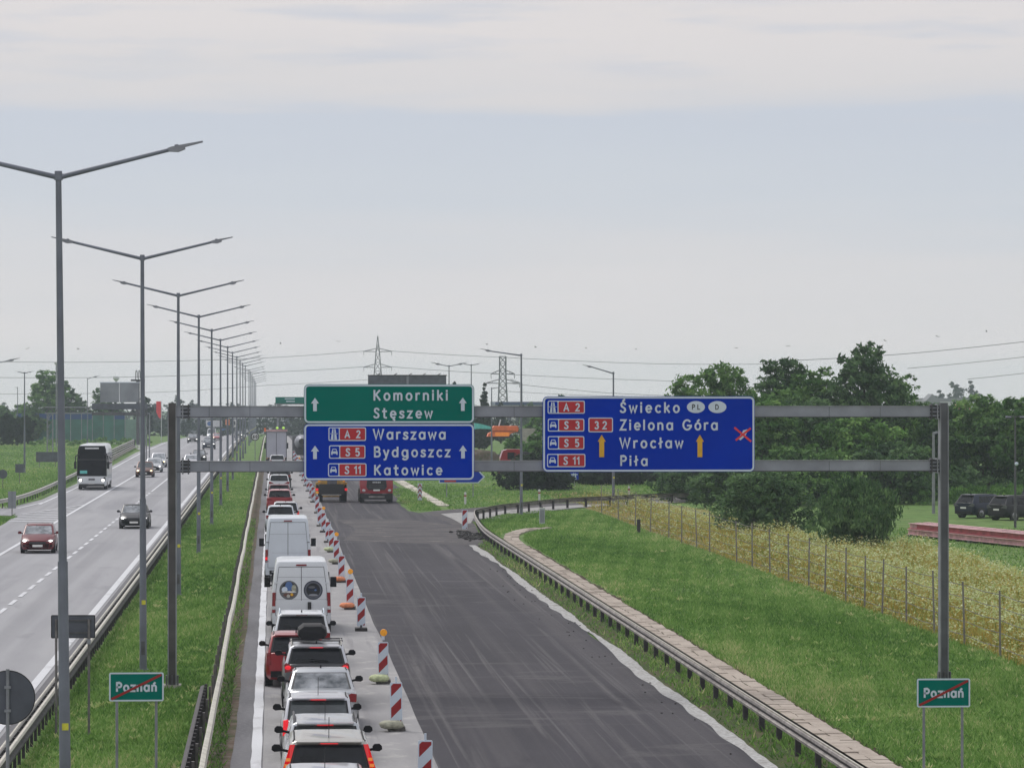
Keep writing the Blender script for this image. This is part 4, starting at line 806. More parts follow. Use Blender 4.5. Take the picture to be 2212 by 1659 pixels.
        if lod < 1 and style != 'sedan': MB().box((0, rs - .05, zr + .038), (wr * 1.7, .2, .025), m=roof or paint_, rx=.06).build('spoiler', parent=t); MB().box((.06, tail + .04, bt + .1), (.5, .02, .022), m='plastic', ry=.12).build('wiper', parent=t)
    else:
        for s in (-1, 1):
            l = MB(); l.prism([(s * W * .255, bt - .31), (s * W * .44, bt - .33), (s * W * .462, bt - .20), (s * W * .30, bt - .26)], 'y', oy + L - .32, oy + L - .035, 'clear'); l.build('headlight', parent=t)
            MB().ell((s * W * .375, oy + L - .05, bt - .29), (.10, .05, .055), 10, 6, head).build('headlamp_bulb', parent=t, smooth=60)
            if lod < 1: MB().box((s * W * .36, oy + L - .1, .40), (.2, .16, .1), m='dustpink' if paint_ == 'red' else 'plastic').build('fog_light', parent=t)
        MB().prism([(-W * .22, bt - .46), (W * .22, bt - .46), (W * .25, bt - .34), (-W * .25, bt - .34)], 'y', oy + L - .1, oy + L + .012, 'black').build('grille', parent=t)
        MB().box((0, oy + L + .012, bt - .55), (.52, .02, .115), m='plate').build('number_plate', parent=t)
        MB().box((0, oy + L - .06, .30), (W * .60, .12, .13), m='plastic').build('bumper', parent=t)
    if rails:
        for s in (-1, 1):
            r_ = MB(); r_.tube([(s * (wr - .06), oy + rs + .12, H - .04), (s * (wr - .05), oy + rs + .25, H + .045), (s * (wr - .05), oy + fs1 - .35, H + .045), (s * (wr - .06), oy + fs1 - .2, H - .04)], .022, 6, 'rail' if rails is True else rails); r_.build('roof_rail', parent=t)
    if antenna: MB().cyl((0, oy + rs + .35, H), (0, oy + rs + .12, H + .42), .008, n=5, m='black').build('antenna', parent=t)
    elif lod < 1: MB().prism([(rs + .25, H - .01), (rs + .45, H - .01), (rs + .27, H + .07)], 'x', -.02, .02, 'plastic').build('antenna', parent=t)
    return t
def X(u, zc): return dep(u, zc)[0]
def Yd(u, zc): return dep(u, zc)[1]
Q = 'queue of vehicles in the right lane'
def qcar(label, u, zc, name='parked_car', cat='car', **kw):
    x, y = dep(u, zc); return car(name, label, cat, x, y, group=Q, **kw)
qcar('silver car of which only the roof shows at the bottom edge', 703, 67.5, 'waiting_car', L=4.3, W=1.74, H=1.45, paint_='silver2', antenna=True)
qcar('beige silver estate with dark rear window between tall red and amber tail lights', 711.5, 72.3, 'waiting_car', L=4.8, W=1.86, H=1.60, belt=1.06, style='wagon', paint_='beige_silver', rear='tall', brake=True, roofw=.80, antenna=True)
qcar('silver estate with raised roof rails mostly hidden behind the beige estate', 703, 78.3, 'waiting_car', L=4.55, W=1.76, H=1.43, belt=.92, style='wagon', paint_='silver', glass='glass_light', brake=True, rails='dark_steel', antenna=True)
qcar('small silver hatchback with block tail lights and thin roof antenna', 688, 84.2, 'waiting_car', L=4.0, W=1.68, H=1.47, belt=.96, style='hatch', paint_='silver2', glass='glass_light', brake=True, antenna=True, roofw=.84)
qcar('grey silver saloon with clouds mirrored in its rear window', 695, 91.7, 'waiting_car', L=4.7, W=1.80, H=1.45, belt=.99, style='sedan', paint_='silver', glass='glass_sky', rear='wide', third=False, roofw=.77)
kuga = qcar('pale silver crossover carrying a black roof box, lit brake lights', 684, 98.9, 'waiting_car', L=4.5, W=1.82, H=1.66, belt=1.17, style='suv', paint_='greyp', roof='silver2', glass='glass', rear='slant', brake=True, rails=True, roofw=.78)
MB().prism([(-.72, .30), (.72, .30), (.80, .52), (.56, 1.12), (-.56, 1.12), (-.80, .52)], 'y', -.03, -.006, 'blackp').build('tailgate_panel', parent=kuga)
# roof bars and box
x, y = dep(684, 98.9)
for k in (1.0, 1.9): MB().box((0, k, 1.72), (1.42, .07, .035), m='dark_steel').build('roof_bar', parent=kuga)
rb = thing('roof_box', 'black rounded roof box on the silver crossover', 'roof box', (x - .1, y + .75, 1.80))
def rbx():
    m = MB(); rings = []
    for q, s, h in ((0, .70, .62), (.06, .92, .88), (.2, .98, .98), (.6, 1, 1), (1.2, 1, .96), (1.6, .9, .75), (1.85, .6, .4)):
        w = .40 * s; hh = .37 * h; b = .02; pr = [(-w * .8, b), (w * .8, b), (w, b + .09), (w * .95, b + hh * .7), (w * .6, b + hh), (-w * .6, b + hh), (-w * .95, b + hh * .7), (-w, b + .09)]; rings.append([(a, q, z) for a, z in pr])
    return m.loft(rings, 'plastic')
rbx().build('shell', parent=rb, smooth=30); MB().box((0, .9, .13), (.735, 1.5, .015), m='plastic').build('lid_seam', parent=rb)
qcar('bright red hatchback half hidden left of the roof box', 640, 106, 'waiting_car', L=4.1, W=1.76, H=1.50, belt=.98, style='hatch', paint_='red', glass='glass')
qcar('white crossover with roof rails just behind the badge covered van', 652, 114.4, 'waiting_car', L=4.3, W=1.82, H=1.60, belt=1.04, style='suv', paint_='white', rear='wide', rails='signwhite')
qcar('white crossover with dark rear glass ahead of the taller van', 606, 226, 'waiting_car', L=4.4, W=1.84, H=1.58, belt=1.05, style='suv', paint_='white2', rear='wide')
qcar('silver car with one glowing orange light peeking out to the right of the van', 617, 236.5, 'waiting_car', L=4.4, W=1.80, H=1.50, paint_='silver2', brake=False, light='brake_dim')
qcar('nearer of the two red cars in the queue, white highlight on its roof', 604, 263, 'waiting_car', L=4.5, W=1.86, H=1.62, belt=1.08, style='suv', paint_='red', rear='wide', roof='dustpink')  # pale pink roof colour is a painted highlight
qcar('further dark red car in the queue behind a red crossover', 603, 284, 'waiting_car', L=4.4, W=1.80, H=1.47, style='hatch', paint_='darkred')
qcar('white car directly under the lower gantry beam', 603, 318, 'waiting_car', L=4.4, W=1.84, H=1.5, paint_='white', rear='wide')
qcar('black people carrier partly behind the lower gantry beam', 605, 333, 'waiting_car', L=4.9, W=1.95, H=1.95, belt=1.2, style='suv', paint_='blackp', rear='wide')
qcar('white car between the gantry beams behind the lorry', 599, 424, 'waiting_car', L=4.3, W=1.84, H=1.47, paint_='white', rear='wide')

def van(label, u, zc, L, W, H, paint_, kind, glassless=True):
    x, y = dep(u, zc); t = thing('delivery_van', label, 'van', (x, y, .036), group=Q)
    def ring(z, yr, yf, w, r, n=4):
        p = []
        for cx, cy, a in ((w - r, yr + r, -90), (w - r, yf - r, 0), (-w + r, yf - r, 90), (-w + r, yr + r, 180)): p += arc(cx, cy, r, r, a, a + 90, n)
        return [(a, b, z) for a, b in p]
    h = W / 2
    MB().loft([ring(.30, .05, L - .15, h * .97, .08), ring(.55, 0, L, h, .08), ring(1.05, 0, L - .1, h, .09), ring(1.25, .01, L - .75, h, .09), ring(1.5, .03, L - 1.1, h * .985, .1), ring(H * .76, .09, L - 1.55, h * .93, .12),
               ring(H - .16, .15, L - 1.75, h * .875, .14), ring(H - .05, .20, L - 1.85, h * .83, .16), ring(H, .32, L - 2.1, h * .70, .16)], paint_).build('body', parent=t, smooth=35)
    yz = lambda z: float(np.interp(z, [.3, .55, 1.25, 1.5, H * .76, H - .16], [.05, 0, .01, .03, .09, .15])); wz = lambda z: float(np.interp(z, [.55, 1.5, H * .76, H - .16], [h, h * .985, h * .93, h * .875]))
    def line(x0, z0, x1, z1, w=.016, m='plastic', nm='door_seam', proud=.004):
        n = 6; vs = []
        d = Vector((x1 - x0, z1 - z0)).normalized(); nn = Vector((-d.y, d.x)) * w / 2
        for i in range(n + 1):
            xx, zz = lerp(x0, x1, i / n), lerp(z0, z1, i / n)
            for s in (1, -1): vs.append((xx + nn.x * s, yz(zz + nn.y * s) - proud, zz + nn.y * s))
        MB().add(vs, [(2 * i, 2 * i + 1, 2 * i + 3, 2 * i + 2) for i in range(n)], m).build(nm, parent=t)
    zt, zb_ = H - .22, .62
    line(0, zb_, 0, zt, .018); e = lambda z: wz(z) - .13
    for s in (-1, 1):
        line(s * e(zb_), zb_, s * e(1.5), 1.5, .014); line(s * e(1.5), 1.5, s * e(zt), zt, .014)
    line(-e(zb_), zb_, e(zb_), zb_); line(-e(zt), zt, e(zt), zt)
    if kind == 'round': line(-e(1.95), 1.95, e(1.95), 1.95, .01, 'signback_light'); line(-e(1.18), 1.18, e(1.18), 1.18, .010, 'signback_light')
    else: line(-e(2.1), 2.1, e(2.1), 2.1, .010, 'signback_light'); line(-e(1.28) + .15, 1.28, e(1.28) - .15, 1.28, .008, 'signback_light')
    for s in (-1, 1):
        for zz in (.9, 1.75): MB().box((s * (e(zz) + .04), yz(zz) - .012, zz), (.13, .03, .05), m=paint_ if kind == 'round' else 'signback_light').build('hinge', parent=t)
        zl0, zl1 = (.72, 1.42) if kind == 'round' else (.86, 1.42)
        q = [(s * (wz(zl0) - .115), zl0), (s * (wz(zl0) - .005), zl0), (s * (wz(zl1) - .005), zl1), (s * (wz(zl1) - .12), zl1)]
        MB().prism(q, 'y', -.02, .12, 'lamp_off').build('tail_light', parent=t)
        MB().box((s * (wz(.95) - .06), -.024, zl0 + .17), (.10, .012, .12), m='clear' if kind == 'round' else 'brake').build('reversing_light' if kind == 'round' else 'brake_light', parent=t)
        mz = 1.55; MB().box((s * (h + .16), L - 1.15, mz), (.22, .14, .36), m='plastic').build('mirror', parent=t); 
        MB().box((s * (h + .03), L - 1.1, mz - .12), (.14, .06, .05), m='plastic').build('mirror_arm', parent=t)
        g = MB(); g.prism([(L - 2.0, 1.3), (L - 1.2, 1.3), (L - 1.65, 1.95), (L - 2.0, 1.95)], 'x', s * h * .93, s * h * 1.0, 'glass'); g.build('side_window', parent=t)
    MB().box((0, H * 0 + yz(H - .16) - .015, H - .155), (.36, .04, .05), m='lamp_off').build('third_brake_light', parent=t)
    MB().box((0.28, -.03, .95), (.12, .05, .28), m='black').build('door_handle', parent=t)
    MB().box((-.35, -.012, .5), (.52, .02, .11), m='plate').build('number_plate', parent=t)
    MB().box((0, -.05, .42), (W * .8, .16, .16), m='plastic').build('bumper', parent=t)
    g = MB(); g.add([(-h * .86, L - .80, 1.28), (h * .86, L - .80, 1.28), (h * .80, L - 1.5, H * .74), (-h * .80, L - 1.5, H * .74)], [(0, 1, 2, 3)], 'glass'); g.build('windscreen', parent=t)
    wheels(t, W, [1.1, L - 1.0], .35, .24)
    return t, yz
v, yz = van('white high roof van with two round pictures on its rear doors', 651, 130, 5.9, 2.05, 2.52, 'white', 'round')
for s, nm in ((-1, 0), (1, 1)):
    c = (s * .42 - .01, 1.50); r = .33
    def disc(cx, cz, rx, rz_, m, lift, nm='emblem_shape', n=28, tilt=0):
        p = arc(0, 0, rx, rz_, 0, 360, n)[:-1]; ct, st_ = math.cos(tilt), math.sin(tilt); p = [(cx + a * ct - b * st_, cz + a * st_ + b * ct) for a, b in p]
        return MB().add([(a, yz(b) - lift, b) for a, b in p], [tuple(range(len(p)))], m)
    d = disc(c[0], c[1], r, r, 'darkblue' if nm else 'greyp', .008).build('round_picture', parent=v)
    shapes = [(0, 0, .30, .30, 'signback'), (0, 0, .24, .24, 'blackp'), (-.02, .05, .17, .09, 'darkblue'), (.08, .0, .04, .03, 'bluep'), (0, -.17, .16, .04, 'signback_light'), (-.05, .1, .12, .04, 'greyp')] if nm else \
             [(0, .08, .24, .20, 'blackp'), (0, .13, .13, .17, 'bluep'), (-.15, .02, .10, .10, 'signwhite'), (.17, .06, .08, .13, 'bagbeige'), (0, -.06, .26, .03, 'clear'), (0, -.16, .2, .07, 'brown'), (.1, -.15, .05, .05, 'yellow'), (-.02, -.2, .06, .06, 'rail')]
    for k, (dx, dz, rx, rz_, m) in enumerate(shapes): disc(c[0] + dx, c[1] + dz, rx, rz_, m, .012 + .003 * k, n=18).build('emblem_shape', parent=d)
van('white high roof van with plain rear doors and lit tail lights', 622, 166, 6.2, 2.04, 2.84, 'white2', 'plain')
# grey box lorry
x, y = dep(597, 447); t = thing('box_lorry', 'grey box lorry with orange markers and a beacon bar on its roof', 'lorry', (x, y, .036), group=Q)
MB().box((0, 3.6, 2.3), (2.5, 7.2, 3.3), m='truckbox').build('cargo_box', parent=t)
for s in (-1, 1):
    MB().box((s * .575, -.025, 2.25), (1.1, .04, 3.0), m='truckbox').build('rear_door', parent=t); MB().box((s * 1.2, -.03, 2.3), (.07, .05, 3.3), m='greyp').build('corner_post', parent=t)
    MB().box((s * .95, -.06, .72), (.5, .1, .16), m='timber').build('marker_board', parent=t); MB().box((s * 1.36, 7.9, 2.1), (.2, .15, .7), m='plastic').build('mirror', parent=t)
MB().box((0, -.05, 2.25), (.05, .04, 3.0), m='black').build('door_gap', parent=t); MB().box((0, -.02, 4.02), (2.62, .35, .2), m='dustpink').build('roof_edge', parent=t)
MB().box((-1.35, -.05, 4.1), (.22, .3, .45), m='orange').build('roof_marker', parent=t); MB().box((0, 7.9, 1.6), (2.45, 2.0, 2.6), m='white').build('cab', parent=t)
for xx in (.1, .85): MB().ell((xx, .4, 4.3), (.16, .16, .16), m='beacon_green').build('beacon', parent=t)
MB().box((.55, .45, 4.18), (1.3, .3, .1), m='greyp').build('beacon_bar', parent=t); MB().box((0, .1, .62), (2.3, .2, .35), m='black').build('chassis', parent=t); wheels(t, 2.45, [1.6, 7.6], .5, .45, 1)

# ---------- oncoming traffic ----------
O = 'traffic on the left carriageway'
def ocar(label, u, zc, **kw):
    x, y = dep(u, zc); kw.setdefault('lod', 1 if zc > 300 else 0); return car('oncoming_car', label, 'car', x, y, away=False, group=O, **kw)
ocar('dark red hatchback approaching in the near left lane, clouds in its windscreen', 81, 195.5, L=4.3, W=1.80, H=1.47, paint_='maroon', glass='glass_sky', yaw=.02)
ocar('black saloon approaching behind the second lamp post', 289, 231.5, L=4.7, W=1.83, H=1.47, style='sedan', paint_='blackp', glass='glass_sky')
ocar('dark brown car with warm yellow headlights', 312, 376, L=4.4, W=1.80, H=1.55, style='suv', paint_='brown', glass='glass_light', head='headwarm')
ocar('silver car directly behind the brown car', 331.5, 400, L=4.3, W=1.78, H=1.5, paint_='silver', glass='glass_sky')
ocar('silver car last of the three in the left lane', 342, 428, L=4.3, W=1.78, H=1.62, style='suv', paint_='silver2', glass='glass_sky', head='headwarm')
ocar('pale silver car cut by the lower gantry beam', 413, 424, L=4.4, W=1.8, H=1.5, paint_='silver2', glass='glass_sky')
ocar('black car with white bonnet glare between the lamp posts', 429, 460, L=4.4, W=1.83, H=1.5, paint_='blackp', glass='glass_sky')
ocar('black off-roader with pale bonnet further up the carriageway', 451, 570, L=4.5, W=1.95, H=1.75, belt=1.1, style='suv', paint_='darkblue', glass='glass_sky')
ocar('dark car with silver windscreen in the far left lane', 416, 645, L=4.5, W=1.85, H=1.6, style='suv', paint_='blackp', glass='glass_sky')
ocar('small red car far up the carriageway', 469, 690, L=4.2, W=1.75, H=1.45, paint_='red', glass='glass_sky', head='headwarm')
ocar('small dark car farthest of the approaching row', 515, 800, L=4.2, W=1.8, H=1.5, paint_='blackp', glass='glass_sky')
ocar('white van with a boxy front far up the carriageway', 457, 735, L=5.2, W=1.9, H=2.2, belt=1.2, style='suv', paint_='white', glass='glass_light')
x, y = dep(485, 1000); t = thing('lorry', 'blue and white lorry approaching in the far distance', 'lorry', (x, y, gz(y)), 0, O)
MB().box((0, 1.2, 1.75), (2.4, 2.2, 2.6), m='bluep').build('cab', parent=t); MB().box((0, 7, 2.1), (2.45, 9, 3.2), m='white').build('cargo_box', parent=t); MB().box((0, .08, 2.2), (2.1, .06, .9), m='glass').build('windscreen', parent=t); MB().box((0, .05, .75), (2.3, .15, .5), m='white').build('bumper', parent=t)
for s in (-1, 1): MB().box((s * .9, -.04, .8), (.25, .05, .2), m='headwarm').build('headlight', parent=t)
wheels(t, 2.4, [1.2, 9], .5, .4, 2)
# coach
x, y = dep(198, 326); t = thing('coach', 'white touring coach with a big black windscreen driving on the left', 'coach', (x, y, .036), 0, O)
Lb, Wb, Hb = 12.2, 2.55, 3.95
def bring(z, yf, w, r=.25, n=4, yr=Lb):
    p = []
    for cx, cy, a in ((w - r, yf + r, -90), (w - r, yr - r, 0), (-w + r, yr - r, 90), (-w + r, yf + r, 180)): p += arc(cx, cy, r, r, a, a + 90, n)
    return [(a, b, z) for a, b in p]
yf = lambda z: float(np.interp(z, [.35, .8, 1.3, 2.6, 3.5, 3.85], [.06, 0, .05, .22, .42, .62])); wf = lambda z: float(np.interp(z, [.3, 1.3, 3.3, 3.95], [1.22, 1.275, 1.24, 1.12]))
MB().loft([bring(.35, .1, 1.22), bring(.8, 0, 1.26), bring(1.3, .05, 1.275), bring(2.6, .22, 1.26), bring(3.5, .42, 1.2), bring(3.85, .62, 1.08), bring(3.95, .95, .9)], 'white').build('body', parent=t, smooth=40)
def coachface(zs, deg, m, nm, lift=.02, half=None):
    Z = [.35, .8, 1.3, 2.6, 3.5, 3.85, 3.95]; vs = []; nn = 0
    for z in zs:
        w, f_ = np.interp(z, Z, [1.22, 1.26, 1.275, 1.26, 1.2, 1.08, .9]), np.interp(z, Z, [.1, 0, .05, .22, .42, .62, .95]); r = .25 + lift; c = w - .25; row = []
        if half: row = [(half * k / 3, f_ - lift) for k in range(-3, 4)]
        else:
            ar = [(c + r * math.sin(math.radians(a)), f_ + .25 - r * math.cos(math.radians(a))) for a in np.linspace(0, deg, 6)]; row = [(-x_, y_) for x_, y_ in ar[::-1]] + ar
        nn = len(row); vs += [(x_, y_, z) for x_, y_ in row]
    MB().add(vs, [(j * nn + i, j * nn + i + 1, (j + 1) * nn + i + 1, (j + 1) * nn + i) for j in range(len(zs) - 1) for i in range(nn - 1)], m).build(nm, parent=t, smooth=50)
coachface([1.2, 1.3, 2.6, 3.5, 3.83], 90, 'coachglass', 'windscreen')
coachface([2.60, 2.68], 80, 'black', 'windscreen_divider', .035); coachface([3.56, 3.68], 0, 'clear', 'roof_marker', .04, .6)
MB().box((-.70, -.03, 1.56), (.62, .05, .26), m='turq').build('destination_board', parent=t)
for s in (-1, 1):
    MB().prism([(s * .78, .78), (s * 1.18, .82), (s * 1.2, 1.14), (s * .86, .98)], 'y', -.02, .2, 'plastic').build('light_cluster', parent=t); MB().ell((s * .98, -.03, .86), (.13, .05, .11), 10, 6, 'headlit').build('headlight', parent=t, smooth=60)
    m_ = MB(); m_.tube([(s * 1.1, .4, 3.1), (s * 1.38, .1, 2.95), (s * 1.42, .05, 2.4)], .05, 6, 'plastic'); m_.box((s * 1.42, .05, 2.15), (.2, .16, .62), m='plastic'); m_.build('mirror', parent=t)
    for k in range(6): MB().box((s * 1.25, 1.9 + k * 1.75, 2.65), (.05, 1.66, 1.05), m='glass').build('side_window', parent=t)
    for k in range(5): MB().box((s * 1.272, 2.6 + k * 1.9, .95), (.02, 1.8, .6), m='white2').build('luggage_door', parent=t)
MB().box((0, -.02, .92), (.55, .04, .14), m='dark_steel').build('badge_bar', parent=t); MB().box((0, -.02, .52), (.55, .03, .13), m='plate').build('number_plate', parent=t); MB().box((0, .05, .42), (2.2, .2, .2), m='black').build('bumper', parent=t)
wheels(t, 2.5, [2.6, 8.7, 10.1], .5, .3)

# ---------- road works machines ----------
x, y = dep(813.5, 286); t = thing('tipper_lorry', 'dark red tipper lorry facing the camera under the green and blue sign', 'lorry', (x, y, .04))
def rring(z, yf_, w, r, yr=2.3, n=3):
    p = []
    for cx, cy, a in ((w - r, yf_ + r, -90), (w - r, yr - r, 0), (-w + r, yr - r, 90), (-w + r, yf_ + r, 180)): p += arc(cx, cy, r, r, a, a + 90, n)
    return [(a, b, z) for a, b in p]
MB().loft([rring(.75, .02, 1.22, .1), rring(1.2, 0, 1.25, .12), rring(2.0, .03, 1.25, .12), rring(2.9, .25, 1.2, .15), rring(3.15, .45, 1.1, .2)], 'truckred').build('cab', parent=t, smooth=40)
MB().box((0, .12, 2.35), (2.1, .1, .95), m='glass', rx=-.22).build('windscreen', parent=t)
MB().prism([(-.62, 1.02), (.62, 1.02), (.78, 1.25), (.72, 1.78), (-.72, 1.78), (-.78, 1.25)], 'y', -.05, .03, 'black').build('grille', parent=t)
for k in range(5): MB().box((-.26 + k * .13, -.06, 1.60), (.09, .015, .11), m='clear').build('badge_letter', parent=t)
for k in range(3): MB().box((0, -.055, 1.14 + k * .11), (1.2, .02, .03), m='dark_steel').build('grille_bar', parent=t)
MB().box((0, -.06, 1.0), (.5, .02, .12), m='plate').build('number_plate', parent=t); MB().box((0, -.03, .5), (2.3, .25, .42), m='black').build('bumper', parent=t); MB().box((0, -.17, .5), (1.2, .03, .12), m='rail_dark').build('step', parent=t)
for s in (-1, 1):
    MB().box((s * .98, -.03, .98), (.5, .14, .32), m='truckred').build('light_housing', parent=t); MB().ell((s * .98, -.11, .98), (.13, .04, .1), 12, 6, 'clear').build('headlight', parent=t, smooth=60)
    MB().box((s * 1.42, .25, 2.2), (.22, .14, .7), m='plastic').build('mirror', parent=t)
MB().box((0, 4.7, 2.0), (2.4, 4.6, 1.6), m='truckred').build('tipper_body', parent=t); MB().box((0, 3.5, .8), (.9, 6, .3), m='black').build('chassis', parent=t); wheels(t, 2.5, [1.3, 5.2, 6.5], .5, .34)
x, y = dep(716, 289); t = thing('wheel_loader', 'dirty yellow wheeled loader seen from behind with red tail lights', 'loader', (x, y, .04))
MB().box((0, .9, 1.25), (1.5, 1.8, 1.3), m='digger').build('engine_cover', parent=t); MB().box((0, -.05, 1.0), (1.9, .35, .8), m='black').build('counterweight', parent=t); MB().box((.05, -.05, 1.5), (.75, .1, .55), m='dark_steel').build('radiator_grille', parent=t)
MB().box((0, 2.2, 2.2), (1.5, 1.4, 1.7), m='glass').build('cab', parent=t); MB().box((0, 2.2, 3.1), (1.65, 1.6, .12), m='digger').build('roof', parent=t)
for s in (-1, 1):
    for yy, zz in ((.3, 1.45),): MB().box((s * 1.0, yy, zz), (.42, .9, .16), m='digger', ry=s * .1).build('mudguard', parent=t)
    MB().box((s * .88, -.1, 1.55), (.3, .2, .6), m='digger', ry=s * .15).build('rear_panel', parent=t); MB().box((s * 1.12, -.16, .98), (.2, .08, .18), m='brake').build('tail_light', parent=t)
    MB().box((s * .75, 1.5, 2.2), (.12, .12, 1.7), m='digger').build('cab_pillar', parent=t); MB().ell((s * .95, -.18, 1.62), (.1, .05, .1), m='amber_lamp').build('work_light', parent=t)
    MB().cyl((s * .55, 3.2, 1.2), (s * .5, 5.3, .9), .14, n=8, m='digger').build('lift_arm', parent=t)
MB().box((0, 5.7, .7), (2.4, .9, .9), m='digger').build('bucket', parent=t); MB().box((0, -.12, .62), (1.5, .2, .2), m='rail').build('tow_bar', parent=t); wheels(t, 2.35, [.9, 3.6], .68, .5, rim='digger')
x, y = dep(652, 480); t = thing('concrete_mixer', 'dark lorry with white mixer drum half hidden by the green sign', 'lorry', (x, y, .04))
MB().loft([[(math.cos(a) * r, q, 2.3 + q * -.05 + math.sin(a) * r) for a in np.linspace(0, 6.283, 17)[:-1]] for q, r in ((0, .4), (.6, .7), (2.2, .95), (3.6, .85), (4.2, .6))], 'signback_light').build('drum', parent=t, smooth=50)
MB().cyl((0, -.05, 2.3), (0, .0, 2.3), .38, n=16, m='black').build('drum_mouth', parent=t); MB().box((0, 2.5, 1.0), (2.3, 6.5, .4), m='black').build('chassis', parent=t); MB().box((0, 6, 1.8), (2.4, 2, 2.4), m='greyp').build('cab', parent=t); MB().box((0, -.1, .9), (2.3, .3, .7), m='black').build('rear_guard', parent=t); wheels(t, 2.4, [.8, 2.1, 6], .5, .4, 2)
# red lorry on the far slip road, seen from the side
x, y = dep(1081, 372); t = thing('tractor_unit', 'bright red lorry cab facing left behind the bushes between the signs', 'lorry', (x, y, 0))
MB().prism([(0, 1.0), (0, 2.0), (.25, 2.75), (.7, 2.9), (2.0, 2.9), (2.0, .9), (1.6, .9), (1.4, 1.25), (.7, 1.25), (.5, .9)], 'y', 0, 2.3, 'red').build('cab', parent=t)
MB().box((1.05, -.01, 2.25), (.7, .04, .7), m='glass').build('side_window', parent=t); MB().prism([(2.02, 1.0), (3.4, 1.0), (3.4, 2.5), (2.02, 2.7)], 'y', .1, 2.2, 'black').build('rear_bulkhead', parent=t); MB().box((2.8, 1.1, .85), (5, 1.0, .25), m='black').build('chassis', parent=t); MB().box((-.02, .6, .75), (.35, 1.3, .5), m='darkred').build('bumper', parent=t)
tm, rmm = wheel_parts(.5, .32)
for xx in (1.05, 4.2):
    for yy in (.05, 2.2): o = inst('wheel', tm, t, (xx, yy, .5), -math.pi / 2 if yy < 1 else math.pi / 2); inst('rim', rmm, o)
# orange container body and turquoise boat beyond
x, y = dep(1053, 470); t = thing('skip_container', 'orange tank shaped container on the far yard', 'container', (x, y, 0))
P = lambda u, v: ((u - 1053) / FPX * 470, zat(v, 470))
MB().prism([P(1053, 943), P(1056, 936), P(1063, 933), P(1064, 924), P(1068, 920), P(1118, 920), P(1121, 926), P(1119, 932), P(1104, 936), P(1098, 943)], 'y', 0, 2.4, 'orange').build('hull', parent=t)
MB().box((P(1085, 0)[0], -.03, zat(938, 470)), (1.75, .06, .45), m='amber').build('side_panel', parent=t); MB().box((P(1090, 0)[0], -.03, zat(931.5, 470)), (2.9, .1, .06), m='brown').build('rib', parent=t)
MB().cyl((P(1078, 0)[0], .5, zat(920, 470)), (P(1082, 0)[0], .5, zat(906, 470)), .09, n=6, m='signwhite').build('mast', parent=t); MB().box((2, 1.2, .4), (2.6, 2, .9), m='dark_steel').build('trailer', parent=t)
x, y = dep(1028, 480); t = thing('boat', 'turquoise boat hull standing on the far yard beside the orange container', 'boat', (x, y, 0))
P = lambda u, v: ((u - 1028) / FPX * 480, zat(v, 480))
MB().prism([P(1026, 914), P(1036, 915), P(1062, 922), P(1060, 927), P(1036, 926), P(1026, 927)], 'y', 0, 1.8, 'turq').build('hull', parent=t); MB().box((1.0, .9, .4), (1.6, 1.5, .8), m='greyp').build('cradle', parent=t)

# ---------- parked cars on the right ----------
def pcar(label, u, v, yaw, **kw):
    x, y = at(u, v); return car('parked_car', label, 'car', x, y, yaw=yaw, group='parked cars on the right', zoff=0, **kw)
pcar('dark blue parked crossover with pale roof, left of the pair', 2081, 1119, -.95, L=4.6, W=1.88, H=1.6, belt=1.02, style='hatch', roofw=.72, paint_='darkblue', rear='wide', third=False, light='greyp', brake=False)
pcar('black parked crossover with silver skid plate, right of the pair', 2152, 1124, -1.0, L=4.6, W=1.88, H=1.64, belt=1.04, style='hatch', roofw=.72, paint_='blackp', rear='wide', third=False, light='greyp', brake=False)
pcar('tall dark blue people carrier at the right edge behind the crossovers', 2228, 1112, -.9, L=4.8, W=1.95, H=2.55, belt=1.5, style='suv', paint_='darkblue', rear='wide', light='greyp', third=False)
# stack of red and white steel beams
x0, y0 = at(1962, 1158); x1, y1 = at(2330, 1196); t = thing('beam_stack', 'stack of faded red and white steel beams lying on the grass', 'steel beams', (x0, y0, 0)); ang = math.atan2(y1 - y0, x1 - x0); t.rotation_euler = (0, 0, ang)
for r_, (yy, zz, m) in enumerate(((0, .28, 'dustpink'), (.5, .28, 'pinkred'), (.1, .62, 'pinkred'), (.55, .64, 'dustpink'), (1.05, .3, 'pinkred'), (1.1, .66, 'pinkred'))):
    o = 0 if r_ % 2 else .15; b = MB()
    b.box((o + 11, yy, zz), (22, .06, .26), m=m); b.box((o + 11, yy, zz + .14), (22, .34, .035), m='dustpink'); b.box((o + 11, yy, zz - .14), (22, .34, .035), m=m); bb = b.build('steel_beam', parent=t)
    MB().box((o + .55, yy - .01, zz), (1.1, .09, .30), m='dustpink').build('pale_end', parent=bb)
for xx in (1.0, 3.6, 6.6, 10.5): MB().box((xx, .5, .07), (.25, 1.7, .14), m='dark_steel').build('timber_bearer', parent=t)

